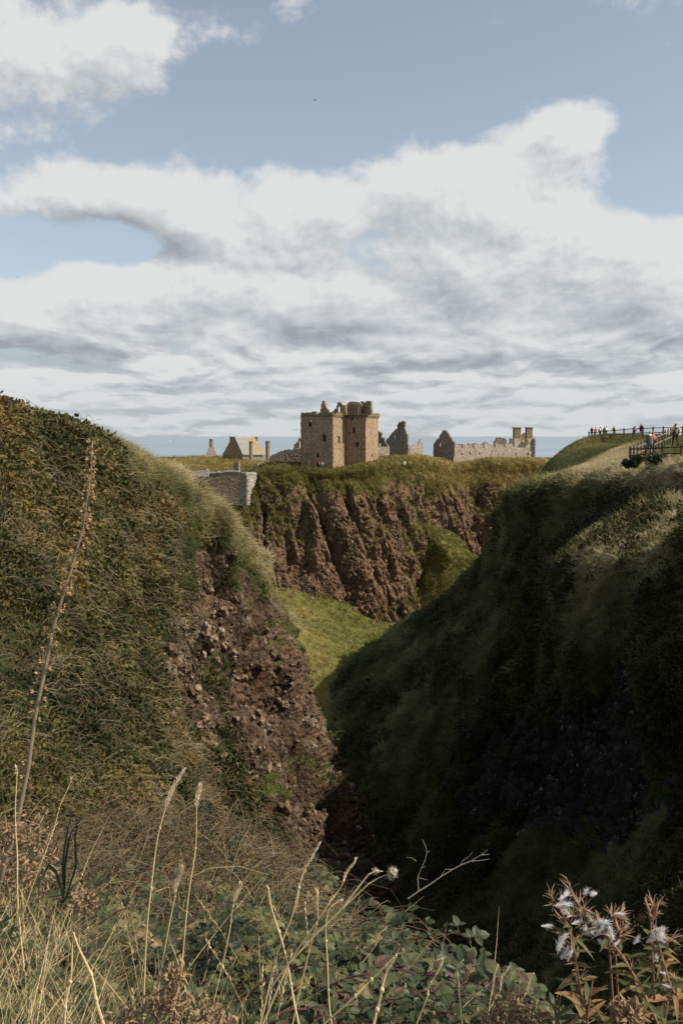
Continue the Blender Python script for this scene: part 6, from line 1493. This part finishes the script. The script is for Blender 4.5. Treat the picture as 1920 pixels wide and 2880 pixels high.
willowherb('middle willowherb leaning left, its reddish stem crossed by wisps of white fluff', [c8((1450, 1850), (1400, 1740), (1345, 1630), (1275, 1515), (1180, 1390), (1090, 1295), (1035, 1205), (1005, 1135)), c8((1240, 1460), (1265, 1410), (1270, 1380)), c8((1210, 1420), (1212, 1350), (1235, 1320), (1275, 1318))], 2.2, 72,
           [(1190, 1350, .055), (1215, 1385, .055), (1180, 1375, .045), (1225, 1420, .04), (1095, 1375, .045), (1130, 1400, .04), (1070, 1350, .035), (1180, 1450, .035), (1275, 1312, .03), (1130, 1215, .035), (1105, 1200, .03), (1120, 1330, .03), (1245, 1455, .035)], 36, leaf_to=.62, nl=38)
willowherb('rightmost willowherb with two long red pods standing above its fluff', [c8((1568, 1850), (1548, 1740), (1500, 1640), (1465, 1520), (1445, 1430), (1415, 1340), (1388, 1240)), c8((1468, 1520), (1490, 1470), (1495, 1440), (1470, 1425)), c8((1410, 1330), (1425, 1290), (1448, 1262))], 2.1, 73,
           [(1450, 1400, .055), (1465, 1420, .05), (1430, 1425, .045), (1465, 1385, .035), (1350, 1430, .03), (1440, 1520, .03), (1480, 1600, .03), (1495, 1660, .03)], 24, leaf_to=.62, nl=40)
e = [o for o in bpy.data.objects if o.name.startswith('willowherb') and o.type == 'EMPTY'][-1]
for (a, b) in (((1405, 1335), (1383, 1235)), ((1412, 1340), (1450, 1260))):
    p, q = [Vector(at(*c8(v)[0], 2.1)) for v in (a, b)]; mb = MB(); mb.tube([p, p.lerp(q, .4) + Vector((.003, 0, 0)), p.lerp(q, .8), q], [.0018, .0032, .0030, .001], 7); mb.build('long_pod', M_fwstem, e, True)

# --- low leaves at the willowherbs' feet: their own young shoots
def young_shoot(label, x, y, Y, n, ls, seed, mat_sel=0):
    random.seed(seed); q = c8((x, y))[0]; b = Vector(at(q[0], q[1], Y)); e = empty('leafy_shoot', b - Z3 * .16, label, 'shoot', 'leafy shoots at the lower right')
    mb = MB(); mb.tube([b - Z3 * .16, b - Z3 * .05, b + Vector((.01, 0, .03))], [.003, .0028, .0015], 6); mb.build('stem', M_fwstem, e)
    for i in range(n):
        a = i * 2.4; f = i / n; p = b - Z3 * (.12 * (1 - f)) ; place('leaf', fwl[random.choice((0, 0, 1))], e, p, (math.cos(a), math.sin(a), .25 + .8 * f), Z3, ls * rnd(.7, 1.1) * (1.15 - .5 * f), rnd(-.4, .4))
    return e
young_shoot('broad leaved shoot with a rust edged leaf at the foot of the left willowherb', 1110, 1700, 2.05, 14, .085, 81)
young_shoot('spreading green shoot left of the willowherbs', 960, 1760, 2.15, 16, .085, 82)
young_shoot('shoot with narrow leaves between the left and middle willowherbs', 1260, 1790, 2.0, 16, .075, 83)
young_shoot('narrow leaved green shoot at the lower right corner', 1470, 1800, 2.0, 16, .080, 84)

# --- withered plants
def withered(label, spots, Y, n, ls, seed):
    random.seed(seed); x0, y0 = spots[0][:2]; e = empty('withered_thistle', at(x0, y0, Y), label, 'withered plant')
    stm = MB(); lf = MB()
    for (x, y, r_) in spots:
        c = Vector(at(x, y, Y)); rr = r_ / FPX * Y
        for _ in range(5):
            u = Vector((random.gauss(0, 1), random.gauss(0, 1), random.gauss(0, 1))).normalized() * rr; stm.tube([c - Z3 * rr * 1.3, c, c + u], [.004, .0035, .0015], 5)
        for _ in range(n):
            u = Vector((random.gauss(0, 1), random.gauss(0, 1), random.gauss(0, .8))); u = u.normalized() * (random.random() ** .5); p = c + u * rr
            d = (u + Vector((rnd(-.8, .8), rnd(-.8, .8), rnd(-.8, .5)))).normalized(); L = ls * rnd(.5, 1.4); sd = Vector((rnd(-1, 1), rnd(-1, 1), rnd(-1, 1))); w1 = d.cross(sd).normalized()
            lf.strip([p, p + d * L * .35 + w1 * L * .1, p + d * L * .7 + w1 * L * .35, p + d * L * .8 + w1 * L * .7], [.002, .0035, .003, .0006], sd, .5)
    stm.build('stem', M_spike, e); o = lf.build('withered_leaves', M_brown, e); o['kind'] = 'stuff'
    return e
withered('withered brown curled clump hanging round the foot of the tall flower spike', [(70, 2400, 70), (110, 2320, 60), (40, 2480, 60), (120, 2440, 55), (20, 2340, 50)], 3.1, 60, .026, 91)
withered('fluffy withered thistle at the bottom edge left of the middle', [(490, 2745, 40), (560, 2870, 70), (440, 2850, 55), (350, 2880, 50), (500, 2810, 45), (620, 2890, 45)], 2.0, 80, .017, 92)
withered('small pale withered seed head in the grass left of the middle', [(238, 2535, 34)], 2.4, 120, .016, 93)
withered('matted brown withered tuft at the bottom edge below the hooked straw', [(1440, 2850, 60), (1400, 2880, 50), (1480, 2870, 50)], 2.2, 120, .018, 94)
withered('round spiny withered head at the bottom edge between the willowherbs', [(1760, 2860, 45)], 2.0, 220, .020, 95)

# --- bare branches low in the gorge
random.seed(9)
def bare(label, main, Y, subs, r0):
    e = empty('bare_branch', at(*c8(main[0])[0], Y), label, 'branch', 'bare branches over the dark gorge')
    ps = [Vector(at(*c8(v)[0], Y)) for v in main]; mb = MB(); mb.tube(ps, [r0 * (1 - .75 * i / (len(ps) - 1)) for i in range(len(ps))], 6); mb.build('limb', M_twig, e)
    for s_ in subs:
        ps = [Vector(at(*c8(v)[0], Y)) for v in s_]; mb = MB(); mb.tube(ps, [r0 * .45 * (1 - .6 * i / (len(ps) - 1)) for i in range(len(ps))], 5); mb.build('twig', M_twig, e)
bare('long pale bare branch reaching up to the right out of the dark gorge', [(250, 1240), (300, 1205), (350, 1175), (400, 1140), (450, 1108), (500, 1080), (550, 1060), (600, 1030), (632, 1005)], 11,
     [[(495, 1085), (515, 1055), (540, 1040), (560, 1015)], [(550, 1060), (590, 1058), (640, 1050)], [(600, 1030), (640, 1028)], [(400, 1140), (430, 1100), (470, 1098)]], .0095)
bare('thin upright bare twig left of the long pale branch', [(300, 1200), (296, 1140), (310, 1100), (330, 1060), (340, 1020), (335, 990), (318, 955)], 12,
     [[(300, 1140), (345, 1150)], [(310, 1095), (335, 1085)], [(290, 1060), (270, 1045), (243, 1042)], [(340, 1020), (358, 1010)]], .007)

# --- gorse bushes on the right bank and below the fences
def gorse(label, px, py, Y, r_, seed, squash=.75, flowers=0):
    random.seed(seed); b = Vector(at(px, py, Y)); rr = r_ / FPX * Y; e = empty('gorse_bush', b - Z3 * rr * .6, label, 'bush', 'dark gorse bushes on the right')
    st = MB(); fo = MB()
    for i in range(9):
        u = Vector((random.gauss(0, 1), random.gauss(0, 1), abs(random.gauss(0, 1)))).normalized(); st.tube([b - Z3 * rr * .6, b - Z3 * rr * .2 + u * rr * .4, b + u * rr * .85 * Vector((1, 1, squash)).z], [rr * .03, rr * .02, rr * .006], 5)
    lumps = [(Vector((random.gauss(0, 1), random.gauss(0, 1), random.gauss(0, .7))).normalized() * rr * rnd(.35, .75), rnd(.3, .55) * rr) for _ in range(14)]
    for k in range(2600):
        c, lr = random.choice(lumps); u = Vector((random.gauss(0, 1), random.gauss(0, 1), random.gauss(0, 1))).normalized(); c = Vector((c.x, c.y, abs(c.z) * squash * 1.0 - rr * .1))
        p = b + c + u * lr * random.random() ** .33 * Vector((1, 1, 1)).x; d = (u + Vector((rnd(-.6, .6), rnd(-.6, .6), rnd(-.2, .8)))).normalized(); L = .10 * rnd(.6, 1.4) * max(1, Y / 60)
        sd = Vector((rnd(-1, 1), rnd(-1, 1), rnd(-1, 1))); fo.strip([p, p + d * L * .5, p + d * L], [L * .10, L * .22, L * .02], sd)
    st.build('stem', M_spike, e); o = fo.build('foliage', M_gorseO, e); o['kind'] = 'stuff'
    if flowers:
        fl = MB()
        for k in range(flowers):
            u = Vector((random.gauss(0, 1), -abs(random.gauss(0, 1)), abs(random.gauss(0, 1)))).normalized(); fl.blob(b + Vector((u.x, u.y, u.z * squash)) * rr * rnd(.7, .95), .03, k, .3, 5, 3)
        fl.build('flowers', M_white, e)['kind'] = 'stuff'
m_, t = newmat('gorse_foliage'); P = t.n('ShaderNodeNewGeometry').outputs['Position']
finish(t, t.ramp(t.noise(P, 1.6, 5, .7), [(.3, (.018, .026, .012)), (.5, (.045, .058, .022)), (.7, (.10, .105, .04))]), .8, None, 0, 0, .2, .15); M_gorseO = m_
gorse('rounded dark bush hanging over the near edge of the right bank', 1460, 1425, 92, 75, 1)
gorse('wide dark bush in the middle of the right bank edge', 1600, 1400, 80, 95, 2)
gorse('dark bush at the top right of the bank, before the lawn', 1740, 1400, 70, 80, 3)
gorse('lower dark bush on the shaded bank below the wide one', 1690, 1500, 68, 70, 4)
gorse('lower left dark bush on the bank, darkest of the five', 1530, 1500, 82, 70, 5)
gorse('gorse bush with white flecks left of the field fence', *cr(K4, 800, 745), 69, 24, 6, .7, 10)
gorse('smaller gorse bush touching the left end of the field fence', *cr(K4, 890, 700), 69, 16, 7, .7)
gorse('low gorse bush in front of the field fence', *cr(K4, 1140, 690), 66, 28, 8, .6, 6)
gorse('bush at the right end of the gorse row by the field fence', *cr(K4, 1240, 680), 66, 18, 9, .6)
gorse('dark bush at the right picture edge above the deep shade', 1900, 1660, 44, 90, 10)
